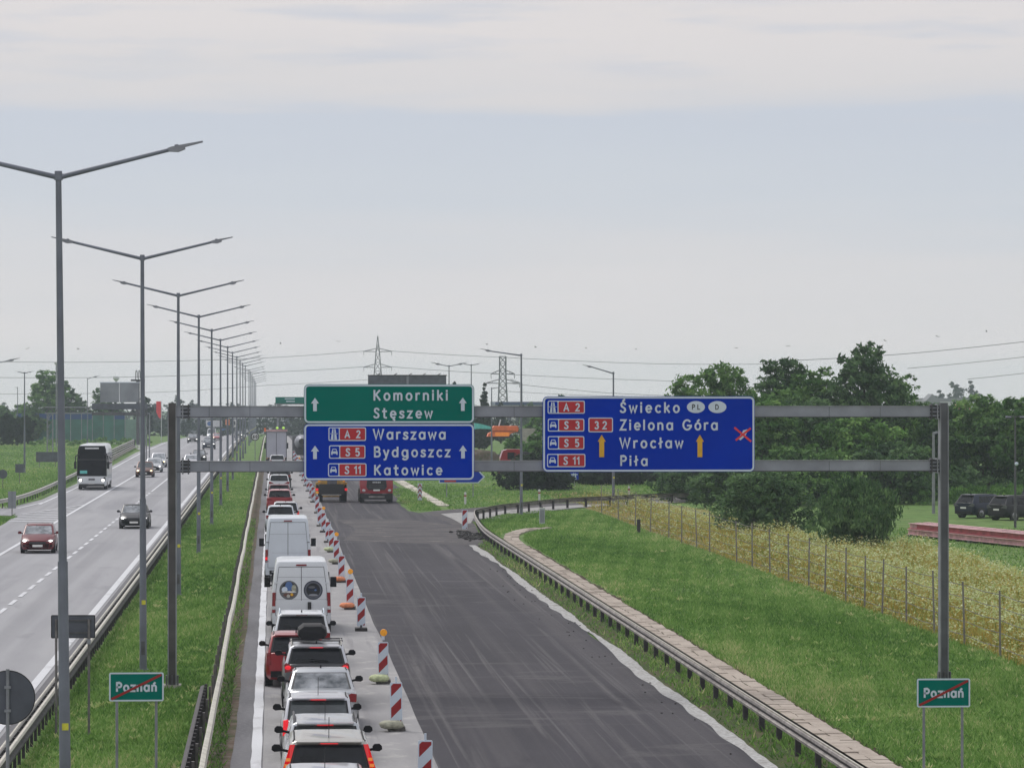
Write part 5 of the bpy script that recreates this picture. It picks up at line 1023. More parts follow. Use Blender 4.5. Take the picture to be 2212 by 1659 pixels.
# ---------- chevron beacons of the road works ----------
def beacon_mesh():
    b = MB(); b.prism(rrect(-.15, .15, .16, 1.18, .03, 3), 'y', -.02, .02, 'signwhite'); return b.mesh('board')
def stripes_mesh(flip=1):
    mb = MB(); 
    for k in range(3):
        z = -.244 + k * .54; q = [(-.125, z), (.125, z + .25), (.125, z + .51), (-.125, z + .26)]
        # clip to the board
        def clip(poly, lim, s):
            out = []
            for i in range(len(poly)):
                a, b = poly[i], poly[(i + 1) % len(poly)]; ia, ib = (a[1] - lim) * s >= 0, (b[1] - lim) * s >= 0
                if ia: out.append(a)
                if ia != ib: tt = (lim - a[1]) / (b[1] - a[1]); out.append((a[0] + (b[0] - a[0]) * tt, lim))
            return out
        q = clip(q, .19, 1); q = clip(q, 1.15, -1) if q else q
        if len(q) > 2: mb.add([(a * flip, -.0225, z_) for a, z_ in q], [tuple(range(len(q)))], 'stripered')
    return mb.mesh('red_stripes')
BM, SM = beacon_mesh(), stripes_mesh()
foot = MB().box((0, 0, .05), (.42, .72, .10), m='rubber').mesh('foot'); foot2 = MB().box((0, 0, .05), (.42, .72, .10), m='rubber_dark').mesh('foot')
pinm = MB().cyl((0, 0, 1.16), (0, 0, 1.32), .025, n=8, m='signwhite').mesh('pin'); stem_m = MB().cyl((0, 0, .06), (0, 0, .2), .04, n=8, m='dark_steel').mesh('stem')
lampm = MB(); lampm.cyl((0, -.055, 1.45), (0, .055, 1.45), .10, n=18, m='amber_lamp'); lampm.cyl((0, -.07, 1.45), (0, -.05, 1.45), .075, n=16, m='amber_lamp'); lampm = lampm.mesh('warning_lamp', smooth=40)
lampb = MB().box((0, 0, 1.30), (.09, .09, .12), m='signwhite').mesh('lamp_battery')
def bag(label, x, y, m, sx=.34, rz=0):
    b = MB(); b.ell((0, 0, .07), (sx, .2, .105), 14, 8, m, .10); o = b.build('sandbag', smooth=70)
    for v_ in o.data.vertices:
        for i_, q_ in ((0, sx), (1, .2)): k_ = max(-1, min(1, v_.co[i_] / q_)); v_.co[i_] = math.copysign(abs(k_) ** .6, k_) * q_; o.location = (x, y, .13); o.rotation_euler = (0, 0, rz); tag(o, label, 'sandbag', 'sandbags on the beacon feet')
bl = [(918, 77, 0, 0), (856, 92.5, 0, 'bagbeige'), (828, 107.6, 1, 'baggreen'), (780, 131.5, 0, 0), (756, 144.8, 1, 'bagorange'), (737, 165.6, 0, 'bagorange'), (727, 183.5, 1, 'bagbeige'), (716, 197.4, 0, 'baggreen'), (708, 210, 0, 0), (699, 225.7, 1, 0), (691, 236, 0, 0), (685, 262, 1, 0),
      (0, 289, 0, 0), (0, 301, 0, 0), (0, 322, 0, 0), (0, 341, 1, 0), (0, 362, 0, 0), (0, 384, 0, 0), (0, 405, 1, 0), (0, 428, 0, 0), (0, 450, 0, 0), (0, 474, 0, 0)]
for i, (u, zc, lit, bg_) in enumerate(bl):
    if u: x, y = dep(u, zc)
    else: x, y = 3.12 - (zc - 280) * .0022, zc
    lab = f'red and white striped road works beacon, {ORD[i] if i < 20 else ("twenty first" if i == 20 else "farthest")} in the row' + (', amber lamp on top' if lit else '')
    t = thing('warning_beacon', lab, 'beacon', (x, y, .036), random.uniform(-.06, .06), 'warning beacons beside the queue'); t.rotation_euler = (0, random.uniform(-.02, .02), random.uniform(-.08, .08))
    b = inst('board', BM, t); inst('red_stripes', SM, b); inst('foot', foot if i % 3 else foot2, t, (0, .05, 0)); inst('stem', stem_m, t)
    if lit: inst('warning_lamp', lampm, t, (.02, 0, 0)); inst('lamp_battery', lampb, t)
    else: inst('pin', pinm, t)
    if bg_: bag({'bagbeige': 'beige', 'baggreen': 'pale green', 'bagorange': 'orange'}[bg_] + f' sandbag lying on the foot of the {ORD[i]} beacon', x - .12, y - .28, bg_, .30, .3 * (i % 2))
x, y = dep(1007.5, 226); t = thing('warning_beacon', 'lone striped beacon standing at the tip of the right guardrail', 'beacon', (x - .1, y, .036)); b = inst('board', BM, t, (0, 0, 0), 0, (1.1, 1, 1.15)); inst('red_stripes', SM, b); inst('foot', foot, t); 
x, y = at(907, 1083); t = thing('warning_beacon', 'red and white arrowhead beacon on the grass left of the blue arrow sign', 'beacon', (x, y, 0)); b = inst('board', BM, t, (0, 0, -.12), 0, (1.15, 1, 1.3)); mb = MB()
for k in range(3): z = .25 + k * .3; mb.add([(-.13, -.0235, z), (0, -.0235, z + .2), (.13, -.0235, z), (.13, -.0235, z + .13), (0, -.0235, z + .33), (-.13, -.0235, z + .13)], [(0, 1, 4, 5), (1, 2, 3, 4)], 'stripered')
mb.build('red_chevrons', parent=b); MB().cyl((0, 0, 0), (0, 0, .2), .03, n=6, m='galv').build('post', parent=t)
# delineators, cabinet and small posts
for u, v, lab in ((1005, 1089.6, 'white delineator post with red band below the blue arrow sign'), (1165, 1082.7, 'white delineator post with red band north of the ramp, in front of the dark bush'), (1358.7, 1075, 'white delineator post at the fence corner right of the ramp')):
    x, y = at(u, v); t = thing('delineator_post', lab, 'post', (x, y, 0), group='delineator posts'); MB().box((0, 0, .37), (.17, .10, .74), m='wall_white').build('shaft', parent=t); MB().box((0, 0, .66), (.176, .106, .12), m='stripered').build('red_band', parent=t); MB().ell((0, 0, .82), (.10, .08, .12), m='wall_white').build('cap', parent=t)
x, y = at(1171, 1133.3); t = thing('utility_cabinet', 'slim pale grey utility cabinet on the grass behind the guardrail', 'cabinet', (x, y, 0)); MB().box((0, 0, .52), (.34, .26, 1.04), m='cabinet').build('case', parent=t); MB().box((0, 0, 1.07), (.38, .3, .06), m='wall_white').build('cap', parent=t); MB().box((0, -.135, .55), (.28, .01, .8), m='signback_light').build('door', parent=t); MB().box((0, 0, 1.13), (.08, .08, .08), m='black').build('knob', parent=t)
x, y = at(1379.6, 1151.4); tag(MB().box((0, 0, .42), (.2, .2, .84), m='post_dark').build('marker_post', loc=(x, y, 0)), 'short dark wooden marker post at the start of the meadow fence', 'post')
# blue arrow sign and motorway sign
zc = 303; x, y = dep(998, zc); t = thing('arrow_sign', 'blue arrow shaped direction sign behind the lower edge of the green sign', 'road sign', (x, y, 0))
P = lambda u, v: ((u - 998) / FPX * zc, zat(v, zc))
MB().prism([P(948, 1016), P(1035, 1016), P(1048, 1030), P(1034, 1043.5), P(948, 1043.5)], 'y', 0, .04, 'signwhite').build('border', parent=t); MB().prism([P(950, 1018), P(1033, 1018), P(1044, 1030), P(1032, 1041.5), P(950, 1041.5)], 'y', -.02, -.005, 'signblue').build('panel', parent=t)
MB().prism([P(960, 1036), P(985, 1036), P(985, 1041), P(960, 1041)], 'y', -.04, -.025, 'signred').build('route_panel', parent=t)
for u in (965, 1022): MB().cyl((P(u, 0)[0], .06, 0), (P(u, 0)[0], .06, 2.3), .045, n=8, m='galv').build('leg', parent=t, smooth=50)
zc = 338; x, y = dep(1240.5, zc); t = thing('motorway_sign', 'small blue motorway sign hanging just below the right blue sign', 'road sign', (x, y, 0)); w = 18.5 / FPX * zc / 2; z0, z1 = zat(1036, zc), zat(1020, zc)
plate(t, 'panel', -w, w, z0, z1, 'signblue', -.01, .02); mb = MB()
for s in (-1, 1): mb.add([(s * .05, -.014, z0 + .05), (s * .22, -.014, z0 + .05), (s * .10, -.014, z1 - .08), (s * .04, -.014, z1 - .08)], [(0, 1, 2, 3)], 'signwhite')
mb.add([(-.3, -.016, z1 - .25), (.3, -.016, z1 - .25), (.3, -.016, z1 - .15), (-.3, -.016, z1 - .15)], [(0, 1, 2, 3)], 'signwhite'); mb.build('pictogram', parent=t); MB().cyl((0, .04, 0), (0, .04, z1), .035, n=8, m='galv').build('post', parent=t)
# 60 limit sign
zc = 452; x, y = dep(551, zc); zz = zat(943, zc); t = thing('speed_limit_sign', 'round 60 speed limit sign at the left edge of the queue lane', 'road sign', (x, y, 0)); 
MB().cyl((0, 0, zz), (0, .03, zz), .50, n=28, m='black').build('ring', parent=t); MB().cyl((0, -.015, zz), (0, .0, zz), .40, n=28, m='wall_white').build('disc', parent=t); word(t, '60', -.28, .28, zz - .2, .40, 'black', -.022, .11); MB().cyl((0, .05, 0), (0, .05, zz), .04, n=8, m='galv').build('post', parent=t)
# ---------------- trees and shrubs ----------------
def leafcloud(lobes, n, size, seed, droop=.3, clump=.18, shell=.4, upright=0.0):
    R = np.random.RandomState(seed); L = np.array(lobes); vol = (L[:, 3] * L[:, 4] * L[:, 5]) ** (2 / 3); pr = vol / vol.sum()
    nc = max(20, n // 20); li = R.choice(len(L), nc, p=pr); d = R.normal(0, 1, (nc, 3)); d /= np.linalg.norm(d, axis=1)[:, None]
    rr = (shell + (1.04 - shell) * R.uniform(0, 1, nc) ** .5) * R.uniform(.86, 1.1, nc)
    cc = L[li, :3] + d * L[li, 3:6] * rr[:, None]; lt = R.uniform(-.2, .25, len(L))[li] + R.normal(0, .17, nc)
    ci = R.randint(0, nc, n); p = cc[ci] + R.normal(0, 1, (n, 3)) * clump * (L[li[ci], 3:6].mean(1) / 2.2 + .35)[:, None] * np.array([1, 1, .62])
    nm = d[ci] * .8 + R.normal(0, .7, (n, 3)) + np.array([0, 0, .45]); nm /= np.linalg.norm(nm, axis=1)[:, None]
    t = R.normal(0, 1, (n, 3)); t[:, 2] -= droop
    if upright: t = t * .4 + np.array([0, 0, upright]); nm[:, 2] *= .3
    t -= nm * (t * nm).sum(1)[:, None]; t /= np.linalg.norm(t, axis=1)[:, None]; b = np.cross(nm, t)
    s = size * R.uniform(.6, 1.45, n)[:, None]; asp = .42
    V = np.stack([p - t * s, p + b * s * asp - t * s * .1, p + t * s, p - b * s * asp - t * s * .1], 1).reshape(-1, 3)
    tone = np.clip(.42 + lt[ci] + R.normal(0, .13, n), 0, 1)
    return V, np.arange(len(V)).reshape(-1, 4), np.repeat(tone, 4)
_ts = [100]
def tree(name, label, x, y, H, Wd, leaf='leaf_mid', n=9000, size=.20, base=.22, lobes=12, group='trees on the right', cat='tree', trunk=True, cone=False, depth=.8, conif=False, upright=0, z=None, open_=.5):
    _ts[0] += 1; R = np.random.RandomState(_ts[0]); t = thing(name, label, cat, (x, y, gz(y) if z is None else z), group=group); lb = []
    z0 = H * base
    for i in range(lobes):
        f = (i + .5) / lobes; zz = z0 + (H - z0) * (.08 + .84 * f)
        prof = (1 - f) ** .8 if cone else math.sin(math.pi * min(.97, .16 + .80 * f)) ** .75
        a = i * 2.4 + R.uniform(-.5, .5); rr = Wd / 2 * prof * (R.uniform(.25, .62) if not cone else .15); s = Wd * (R.uniform(.17, .27) if not cone else .05 + .22 * (1 - f)) * (.6 + .5 * prof)
        lb.append((math.cos(a) * rr, math.sin(a) * rr * depth, min(zz, H - s * .55), s, s * .9, s * R.uniform(.55, .8) if not cone else s * .35))
    if not cone: lb.append((0, 0, z0 + (H - z0) * .5, Wd * .27, Wd * .24, (H - z0) * .36))
    V, F, T = leafcloud(lb, n, size, _ts[0] * 3, upright=upright, shell=open_, droop=.9 if conif else .3)
    o = bpy.data.objects.new('crown', npmesh('crown', V, F, leaf, T)); link(o, t)
    if trunk:
        m = MB(); r = max(.08, Wd * .028); m.cyl((0, 0, 0), (0.1, 0, H * .45), r, r * .6, 8, 'bark'); m.cyl((.1, 0, H * .45), (0, .1, H * .86), r * .6, r * .15, 7, 'bark'); m.build('trunk', parent=t, smooth=60)
        m = MB()
        for l in lb[1:9]:
            s0 = Vector((.05, 0, max(z0 * .7, l[2] - Wd * .3))); m.cyl(s0, Vector(l[:3]), r * .38, r * .1, 5, 'bark')
            for q in range(2): m.cyl(Vector(l[:3]), Vector(l[:3]) + Vector((R.normal(0, .5) * l[3], R.normal(0, .5) * l[3], l[5] * .8)), r * .12, r * .03, 4, 'bark')
        m.build('limbs', parent=t, smooth=60)
    return t
def ptree(name, label, u, vb, vt, wpx, **kw):
    zc = FPX * HC / (vb - HY); x, y = dep(u, zc); H = zat(vt, zc); return tree(name, label, x, y, H, wpx * 1.14 / FPX * zc, **kw)
bt_ = 'broadleaf_tree'
ptree(bt_, 'feathery tree with loose sprays at the left end of the right hand wood', 1478, 1080, 805, 130, leaf='leaf_mid', n=3600, size=.17, lobes=9, open_=.7)
ptree(bt_, 'broad green tree rising behind the middle of the right blue sign', 1560, 1078, 786, 235, leaf='leaf_mid', n=12000, size=.2, lobes=16)
ptree(bt_, 'dark tree with a rounded top right of the right sign corner', 1690, 1070, 762, 175, leaf='leaf_dark', n=11000, size=.19, lobes=15)
ptree(bt_, 'bluish mid green tree between the two dark tall trees', 1765, 1074, 790, 190, leaf='leaf_mid', n=11000, size=.2, lobes=14)
ptree(bt_, 'tallest dark tree of the right hand wood, ragged crown', 1866, 1076, 734, 200, leaf='leaf_dark', n=15000, size=.2, lobes=19)
ptree(bt_, 'thin topped tree fading out right of the tallest tree', 1950, 1072, 795, 130, leaf='leaf_mid', n=3600, size=.18, lobes=9, open_=.7)
ptree(bt_, 'yellow green tree just right of the blue sign edge', 1655, 1086, 850, 190, leaf='leaf_mid', n=9000, size=.2, lobes=13)
ptree(bt_, 'light green spreading tree seen between the gantry beams', 1850, 1086, 905, 210, leaf='leaf_light', n=9500, size=.2, lobes=13)
ptree(bt_, 'dark green tree filling the wood left of the light green tree', 1745, 1082, 860, 200, leaf='leaf_dark', n=9000, size=.2, lobes=13)
ptree(bt_, 'dark tree behind the right gantry column', 1985, 1068, 872, 170, leaf='leaf_dark', n=10000, size=.2, lobes=13)
ptree(bt_, 'dark tree just right of the gantry column', 2058, 1064, 868, 140, leaf='leaf_dark', n=9000, size=.2, lobes=12)
ptree(bt_, 'broad mid green tree above the parked cars', 2135, 1068, 852, 190, leaf='leaf_mid', n=12000, size=.2, lobes=16)
ptree(bt_, 'green tree cropped by the right edge of the picture', 2212, 1072, 856, 170, leaf='leaf_mid', n=10000, size=.2, lobes=14)
ptree(bt_, 'low dark tree under the lower beam near the column', 1930, 1088, 960, 190, leaf='leaf_dark', n=8000, size=.2, lobes=11)
ptree(bt_, 'low mid green tree under the lower gantry beam', 1725, 1092, 965, 200, leaf='leaf_mid', n=8000, size=.19, lobes=11)
sh = dict(cat='shrub', base=.02, open_=.72, trunk=False, group='shrubs by the meadow')
ptree('shrub', 'broad green shrub behind the fence posts, left of the dense bush', 1648, 1152, 1020, 205, leaf='leaf_dark', n=19000, size=.13, lobes=16, **sh)
ptree('shrub', 'dense upright dark bush standing beside the red beams', 1850, 1190, 1040, 205, leaf='leaf_dark', n=20000, size=.115, lobes=18, upright=.9, **sh)
ptree('shrub', 'dark bush under the right sign beside the ramp', 1490, 1084, 1000, 150, leaf='leaf_dark', n=7000, size=.16, lobes=10, **sh)
ptree('shrub', 'second dark bush under the right sign, nearer the fence', 1565, 1098, 1008, 160, leaf='leaf_dark', n=7000, size=.16, lobes=10, **sh)
ptree('shrub', 'wide spreading dark bush between the two big signs', 1168, 1058, 990, 165, leaf='leaf_conifer', n=9000, size=.2, lobes=12, **sh)
ptree('shrub', 'dark bush right of the small motorway sign', 1310, 1046, 985, 130, leaf='leaf_conifer', n=7000, size=.2, lobes=10, **sh)
ptree('shrub', 'lighter green bush between the beams left of the right sign', 1158, 1030, 925, 62, leaf='leaf_light', n=4500, size=.2, lobes=9, **sh)
ptree('shrub', 'green bush beneath the orange container', 1112, 1012, 938, 62, leaf='leaf_mid', n=4500, size=.22, lobes=9, **sh)
ptree('shrub', 'pale green bush glimpsed beside the right sign under the upper beam', 1160, 985, 893, 70, leaf='leaf_light', n=3500, size=.28, lobes=8, **sh)
# tall weeds behind the cars
V = []; T = []; F = []; k = 0
for u in range(1958, 2225, 16):
    x, y = at(u, 1086 + random.uniform(-6, 6)); v, f, t_ = leafcloud([(x, y, .5, .6, .6, .75), (x + .3, y, .9, .4, .4, .5)], 420, .11, u, upright=1.0); F.append(f + k); k += len(v); V.append(v); T.append(t_)
o = bpy.data.objects.new('tall_weeds', npmesh('tall_weeds', np.concatenate(V), np.concatenate(F), 'leaf_light', np.concatenate(T))); link(o); tag(o, 'pale tall weeds along the edge of the car park', 'weeds', kind='stuff')
# left hand woodland
lg = 'trees beyond the noise barrier'
for u, zc, vt, w, leaf, n, lab in ((10, 740, 872, 60, 'leaf_dark', 4500, 'dark tree at the far left edge above the grass'), (48, 730, 872, 62, 'leaf_mid', 4500, 'mid green tree left of the tall pale one'), (98, 720, 793, 110, 'leaf_mid', 9000, 'tallest pale green tree above the noise barrier'),
                                (140, 735, 815, 80, 'leaf_dark', 6500, 'dark green tree just behind the nearest lamp post'), (172, 745, 852, 60, 'leaf_dark', 4500, 'small dark tree right of the nearest lamp post'), (212, 760, 832, 44, 'leaf_dark', 2600, 'sparse tree left of the grey sign back'),
                                (245, 765, 862, 60, 'leaf_dark', 4500, 'dark tree hidden behind the grey sign back'), (312, 770, 850, 50, 'leaf_conifer', 4500, 'dark tree beside the second lamp post above the barrier'), (70, 700, 880, 90, 'leaf_dark', 6000, 'dark lower tree behind the barrier start')):
    x, y = dep(u, zc); H = zat(vt, zc) - gz(y); tree(bt_, lab, x, y, H, w / FPX * zc, leaf=leaf, n=n, size=.3, group=lg, base=.08, lobes=13)
for u, zc, vt, w, lab in ((18, 610, 892, 66, 'big dark bush at the left edge in front of the barrier'), (54, 630, 897, 56, 'dark bush at the left end of the noise barrier')):
    x, y = dep(u, zc); tree('shrub', lab, x, y, zat(vt, zc), w / FPX * zc, leaf='leaf_conifer', n=7000, size=.26, base=.02, trunk=False, group=lg, cat='shrub')
# conifers in the middle
for u, zc, vb, vt, w, lab in ((1046, 600, 940, 815, 66, 'dark spruce with pointed top right of the green sign'), (981, 620, 940, 812, 34, 'narrow dark conifer above the green sign edge'), (1001, 640, 940, 828, 26, 'tiny conifer tip above the green sign'), (1082, 640, 940, 862, 62, 'dark rounded conifer right of the spruce'), (1035, 560, 940, 880, 60, 'low dark conifer behind the turquoise boat')):
    x, y = dep(u, zc); tree('conifer', lab, x, y, zat(vt, zc) - gz(y), w / FPX * zc * 1.15, leaf='leaf_conifer', n=6000, size=.3, group='conifers between the signs', cat='conifer', base=.04, lobes=14, cone=True, conif=True)
for u, zc, vt, w, lab in ((1216, 640, 845, 26, 'small round treetop peeping over the right blue sign'), (1128, 800, 868, 12, 'tiny bush top above the depot roof'), (1145, 800, 862, 14, 'small dark tree above the depot roof')):
    x, y = dep(u, zc); tree(bt_, lab, x, y, zat(vt, zc) - gz(y), w / FPX * zc * 1.4, leaf='leaf_dark', n=1800, size=.3, group='distant trees', lobes=7)
# hazy far trees
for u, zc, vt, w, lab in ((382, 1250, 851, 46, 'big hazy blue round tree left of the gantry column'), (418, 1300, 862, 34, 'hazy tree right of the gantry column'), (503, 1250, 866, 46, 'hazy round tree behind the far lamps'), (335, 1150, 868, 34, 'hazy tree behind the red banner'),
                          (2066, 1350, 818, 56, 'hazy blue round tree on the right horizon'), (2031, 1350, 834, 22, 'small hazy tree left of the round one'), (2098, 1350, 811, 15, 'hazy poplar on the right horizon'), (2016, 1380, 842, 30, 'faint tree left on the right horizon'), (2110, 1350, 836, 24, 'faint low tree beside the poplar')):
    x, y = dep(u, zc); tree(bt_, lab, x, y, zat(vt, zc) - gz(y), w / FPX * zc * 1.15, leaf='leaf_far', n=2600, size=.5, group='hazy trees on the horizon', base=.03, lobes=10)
def belt(name, label, u0, u1, zc, v0, v1, step, leaf, size, n, mh=2.5):
    V = []; T = []; F = []; k = 0; u = u0
    while u < u1:
        x, y = dep(u, zc * random.uniform(.95, 1.08)); g_ = gz(y); top = zat(random.uniform(v0, v1), zc); h = max(mh, top - g_); w = h * random.uniform(.4, .75)
        v, f, t_ = leafcloud([(x, y, g_ + h * .35, w, w, h * .42), (x + w * .3, y, g_ + h * .7, w * .7, w * .7, h * .3)], n, size, int(u * 7) % 9999 + 1); V.append(v + (0)); F.append(f + k); k += len(v); T.append(t_); u += step * random.uniform(.7, 1.3)
    V = np.concatenate(V); o = bpy.data.objects.new(name, npmesh(name, V, np.concatenate(F), leaf, np.concatenate(T))); link(o); return tag(o, label, 'woods', kind='stuff')
_mx = np.maximum
def leaf_noclip():
    pass
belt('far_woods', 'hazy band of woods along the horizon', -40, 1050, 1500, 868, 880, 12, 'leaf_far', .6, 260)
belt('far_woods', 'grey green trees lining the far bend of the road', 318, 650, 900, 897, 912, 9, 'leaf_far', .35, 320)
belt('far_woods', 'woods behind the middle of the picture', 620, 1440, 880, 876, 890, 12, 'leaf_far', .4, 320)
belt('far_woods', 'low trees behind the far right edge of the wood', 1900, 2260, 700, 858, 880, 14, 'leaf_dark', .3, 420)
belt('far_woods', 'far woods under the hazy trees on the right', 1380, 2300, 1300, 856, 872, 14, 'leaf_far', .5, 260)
belt('undergrowth', 'dark undergrowth filling the foot of the right hand wood', 1440, 2240, 305, 985, 1020, 13, 'leaf_dark', .2, 800)
belt('undergrowth', 'dark undergrowth between the signs', 1190, 1450, 360, 985, 1015, 14, 'leaf_conifer', .22, 500)
belt('undergrowth', 'rough hedge in front of the noise barrier', 60, 330, 640, 949, 954, 6, 'leaf_light', .2, 90, .5)

# ---------------- buildings and far structures ----------------
def bldg(label, u, zc, w, d, v_top, wall='wall_white', roof='roofgrey', win=4, cat='building', gable=False, z0=None):
    x, y = dep(u, zc); g_ = gz(y); H = zat(v_top, zc) - g_; t = thing('building', label, cat, (x, y, g_), group='buildings on the horizon')
    hb = H * (.72 if gable else .9); MB().box((0, d / 2, hb / 2), (w, d, hb), m=wall).build('wall', parent=t)
    if gable: MB().prism([(-w / 2 - .3, hb), (w / 2 + .3, hb), (0, H)], 'y', -.3, d + .3, roof).build('roof', parent=t)
    else: MB().box((0, d / 2, hb + H * .05), (w + .4, d + .4, H * .1), m=roof).build('roof', parent=t)
    for i in range(win): 
        f = MB().box(((i + .5 - win / 2) * w / win, -.04, hb * .6), (w / win * .5, .08, hb * .22), m='signback').build('window', parent=t)
    return t
bldg('pale hall building on the right horizon below the hazy trees', 2050, 1200, 17, 12, 860, 'clear', 'roofgrey')
bldg('small white house with gable on the right horizon', 2014, 1180, 6, 8, 851, 'wall_white', 'roofgrey', 2, gable=True)
bldg('white and red roofed house beside the gantry column top', 2077, 1100, 9, 9, 872, 'wall_white', 'wall_red', 3, gable=True)
bldg('long blue roofed depot between the two big signs', 1128, 930, 13, 20, 868, 'wall_white', 'signblue2', 6)
bldg('pale apartment block far left of the queue', 585, 1150, 26, 14, 884, 'clear', 'roofgrey', 8)
bldg('grey warehouse behind the trees on the far left', 420, 980, 9, 12, 900, 'signback_light', 'roofgrey', 4)
# pylons
def pylon(label, u, zc, vt, arms, w0, w1, flat=False):
    x, y = dep(u, zc); g_ = gz(y); H = zat(vt, zc) - g_; t = thing('electricity_pylon', label, 'pylon', (x, y, g_), group='pylons'); zz = [H * f for f in np.linspace(0, 1, 12)]
    hw = lambda z: lerp(w0, w1, min(1, z / (H * .78))) / 2 * (1 if z < H * .80 or flat else max(.06, (H - z) / (H * .2)))
    m = MB(); r = .16
    for a, b in zip(zz, zz[1:]):
        for sx, sy in ((1, 1), (-1, 1), (1, -1), (-1, -1)): m.cyl((sx * hw(a), sy * hw(a), a), (sx * hw(b), sy * hw(b), b), r, n=4, m='lattice')
        for sy in (1, -1):
            m.cyl((-hw(a), sy * hw(a), a), (hw(b), sy * hw(b), b), r * .6, n=4, m='lattice'); m.cyl((hw(a), sy * hw(a), a), (-hw(b), sy * hw(b), b), r * .6, n=4, m='lattice'); m.cyl((-hw(b), sy * hw(b), b), (hw(b), sy * hw(b), b), r * .6, n=4, m='lattice')
    m.build('lattice_tower', parent=t)
    for va, ha in arms:
        za = zat(va, zc) - g_; m = MB()
        for s in (1, -1):
            m.cyl((s * hw(za), 0, za + .9), (s * ha, 0, za - .2), r * .9, n=4, m='lattice'); m.cyl((s * hw(za), 0, za - .3), (s * ha, 0, za - .2), r * .9, n=4, m='lattice'); m.cyl((s * (ha * .6), 0, za), (s * ha * .6, 0, za + .4), r * .6, n=4, m='lattice'); m.cyl((s * ha, 0, za - .2), (s * ha, 0, za - 1.6), .10, n=5, m='wire')
        m.build('crossarm', parent=t)
    return t
pylon('pointed lattice pylon rising above the green sign', 816, 1400, 726, ((758, 5.2), (792, 5.2)), 6.5, 1.6)
pylon('flat topped lattice pylon between the signs', 1086, 1150, 770, ((806, 3.6), (826, 5.2)), 3.6, 1.9, True)
def wire(label, pts, zc, r=.085):
    P = []
    for i, (u, v) in enumerate(pts[:-1]):
        u2, v2 = pts[i + 1]
        for k in range(6):
            f = k / 6; uu, vv = lerp(u, u2, f), lerp(v, v2, f) + 4 * f * (1 - f) * (abs(u2 - u) * .004); x, y = dep(uu, zc); P.append((x, y, zat(vv, zc)))
    x, y = dep(pts[-1][0], zc); P.append((x, y, zat(pts[-1][1], zc)))
    tag(MB().tube(P, r, 4, 'wire').build('power_line'), label, 'power line', 'power lines')
wire('top power line left of the pointed pylon', [(-40, 781), (250, 782), (580, 773), (792, 758)], 1400)
wire('middle power line left of the pointed pylon', [(-40, 815), (250, 815), (580, 804), (792, 792)], 1400)
wire('lowest power line left of the pointed pylon', [(-40, 851), (350, 847), (580, 832), (800, 820)], 1400, .07)
wire('top power line running right from the pointed pylon', [(840, 758), (1086, 772), (1420, 786), (1700, 786)], 1400)
wire('middle power line running right from the pointed pylon', [(840, 792), (1086, 808), (1420, 822), (1500, 826)], 1400)
wire('lower power line right of the flat topped pylon', [(1100, 828), (1300, 848), (1480, 856)], 1150, .07)
wire('lowest power line right of the flat topped pylon', [(1090, 845), (1300, 855), (1440, 857)], 1150, .06)
wire('top power line at the right edge of the sky', [(1640, 782), (1950, 765), (2240, 735)], 900, .07)
wire('middle power line at the right edge of the sky', [(1960, 796), (2240, 768)], 900, .06)
wire('bottom power line at the right edge of the sky', [(2090, 819), (2240, 803)], 900, .06)
# billboard seen from behind over the green sign
zc = 430; x, y = dep(880, zc); t = thing('billboard', 'dark back of a wide billboard rising above the green sign', 'billboard', (x, y, 0)); P = lambda u, v: ((u - 880) / FPX * zc, zat(v, zc))
for a, b in ((795, 878), (883, 964)): xa, xb = P(a, 0)[0], P(b, 0)[0]; MB().box(((xa + xb) / 2, 0, zat(842, zc)), (xb - xa, .2, 3.2), m='signback').build('panel', parent=t); 
MB().box((P(880.5, 0)[0], .05, zat(842, zc)), (.5, .2, 3.2), m='signback_light').build('centre_post', parent=t); MB().box((0, .02, zat(811, zc)), (9.1, .3, .12), m='black').build('top_edge', parent=t)
for u in (815, 850, 882, 912, 944): MB().tube([(P(u, 0)[0], -.1, zat(811, zc)), (P(u, 0)[0] + .35, -1.2, zat(807, zc))], .05, 5, 'dark_steel').build('lamp_bracket', parent=t)
for u in (830, 930): MB().cyl((P(u, 0)[0], .3, 0), (P(u, 0)[0], .3, 9), .18, n=8, m='dark_steel').build('leg', parent=t)
# variable message sign gantry on the left, from behind
zc = 480; x, y = dep(108, zc); t = thing('message_sign_gantry', 'lattice gantry carrying the grey back of a message board over the left carriageway', 'gantry', (x, y, 0)); P = lambda u, v: ((u - 108) / FPX * zc, zat(v, zc)); m = MB()
zt, zb = zat(880, zc), zat(893, zc); xa, xb = P(97, 0)[0], P(322, 0)[0]
for zz in (zt, zb):
    for yy in (-.4, .4): m.cyl((xa, yy, zz), (xb, yy, zz), .09, n=6, m='galv')
k = xa
while k < xb - .5:
    for yy in (-.4, .4): m.cyl((k, yy, zb), (k + .6, yy, zt), .04, n=4, m='dark_steel'); m.cyl((k + .6, yy, zt), (k + 1.2, yy, zb), .04, n=4, m='dark_steel')
    k += 1.2
m.build('truss', parent=t); m = MB()
for xx in (-.35, .35):
    for yy in (-.35, .35): m.cyl((xx, yy, 0), (xx, yy, zb), .07, n=6, m='galv')
for i in range(6): m.cyl((-.35, -.35, i), (.35, -.35, i + 1), .03, n=4, m='galv')
m.build('column', parent=t); m = MB()
for xx in (xb - .4, xb): m.cyl((xx, 0, 0), (xx, 0, zb), .1, n=6, m='galv')
m.build('column', parent=t)
a, b = P(216, 0)[0], P(299, 0)[0]; w = (b - a) / 2
for s in (0, 1): MB().box((a + w * (s + .5), -.5, zat(848, zc)), (w - .06, .5, 2.5), m='signback_light').build('cabinet_door', parent=t)
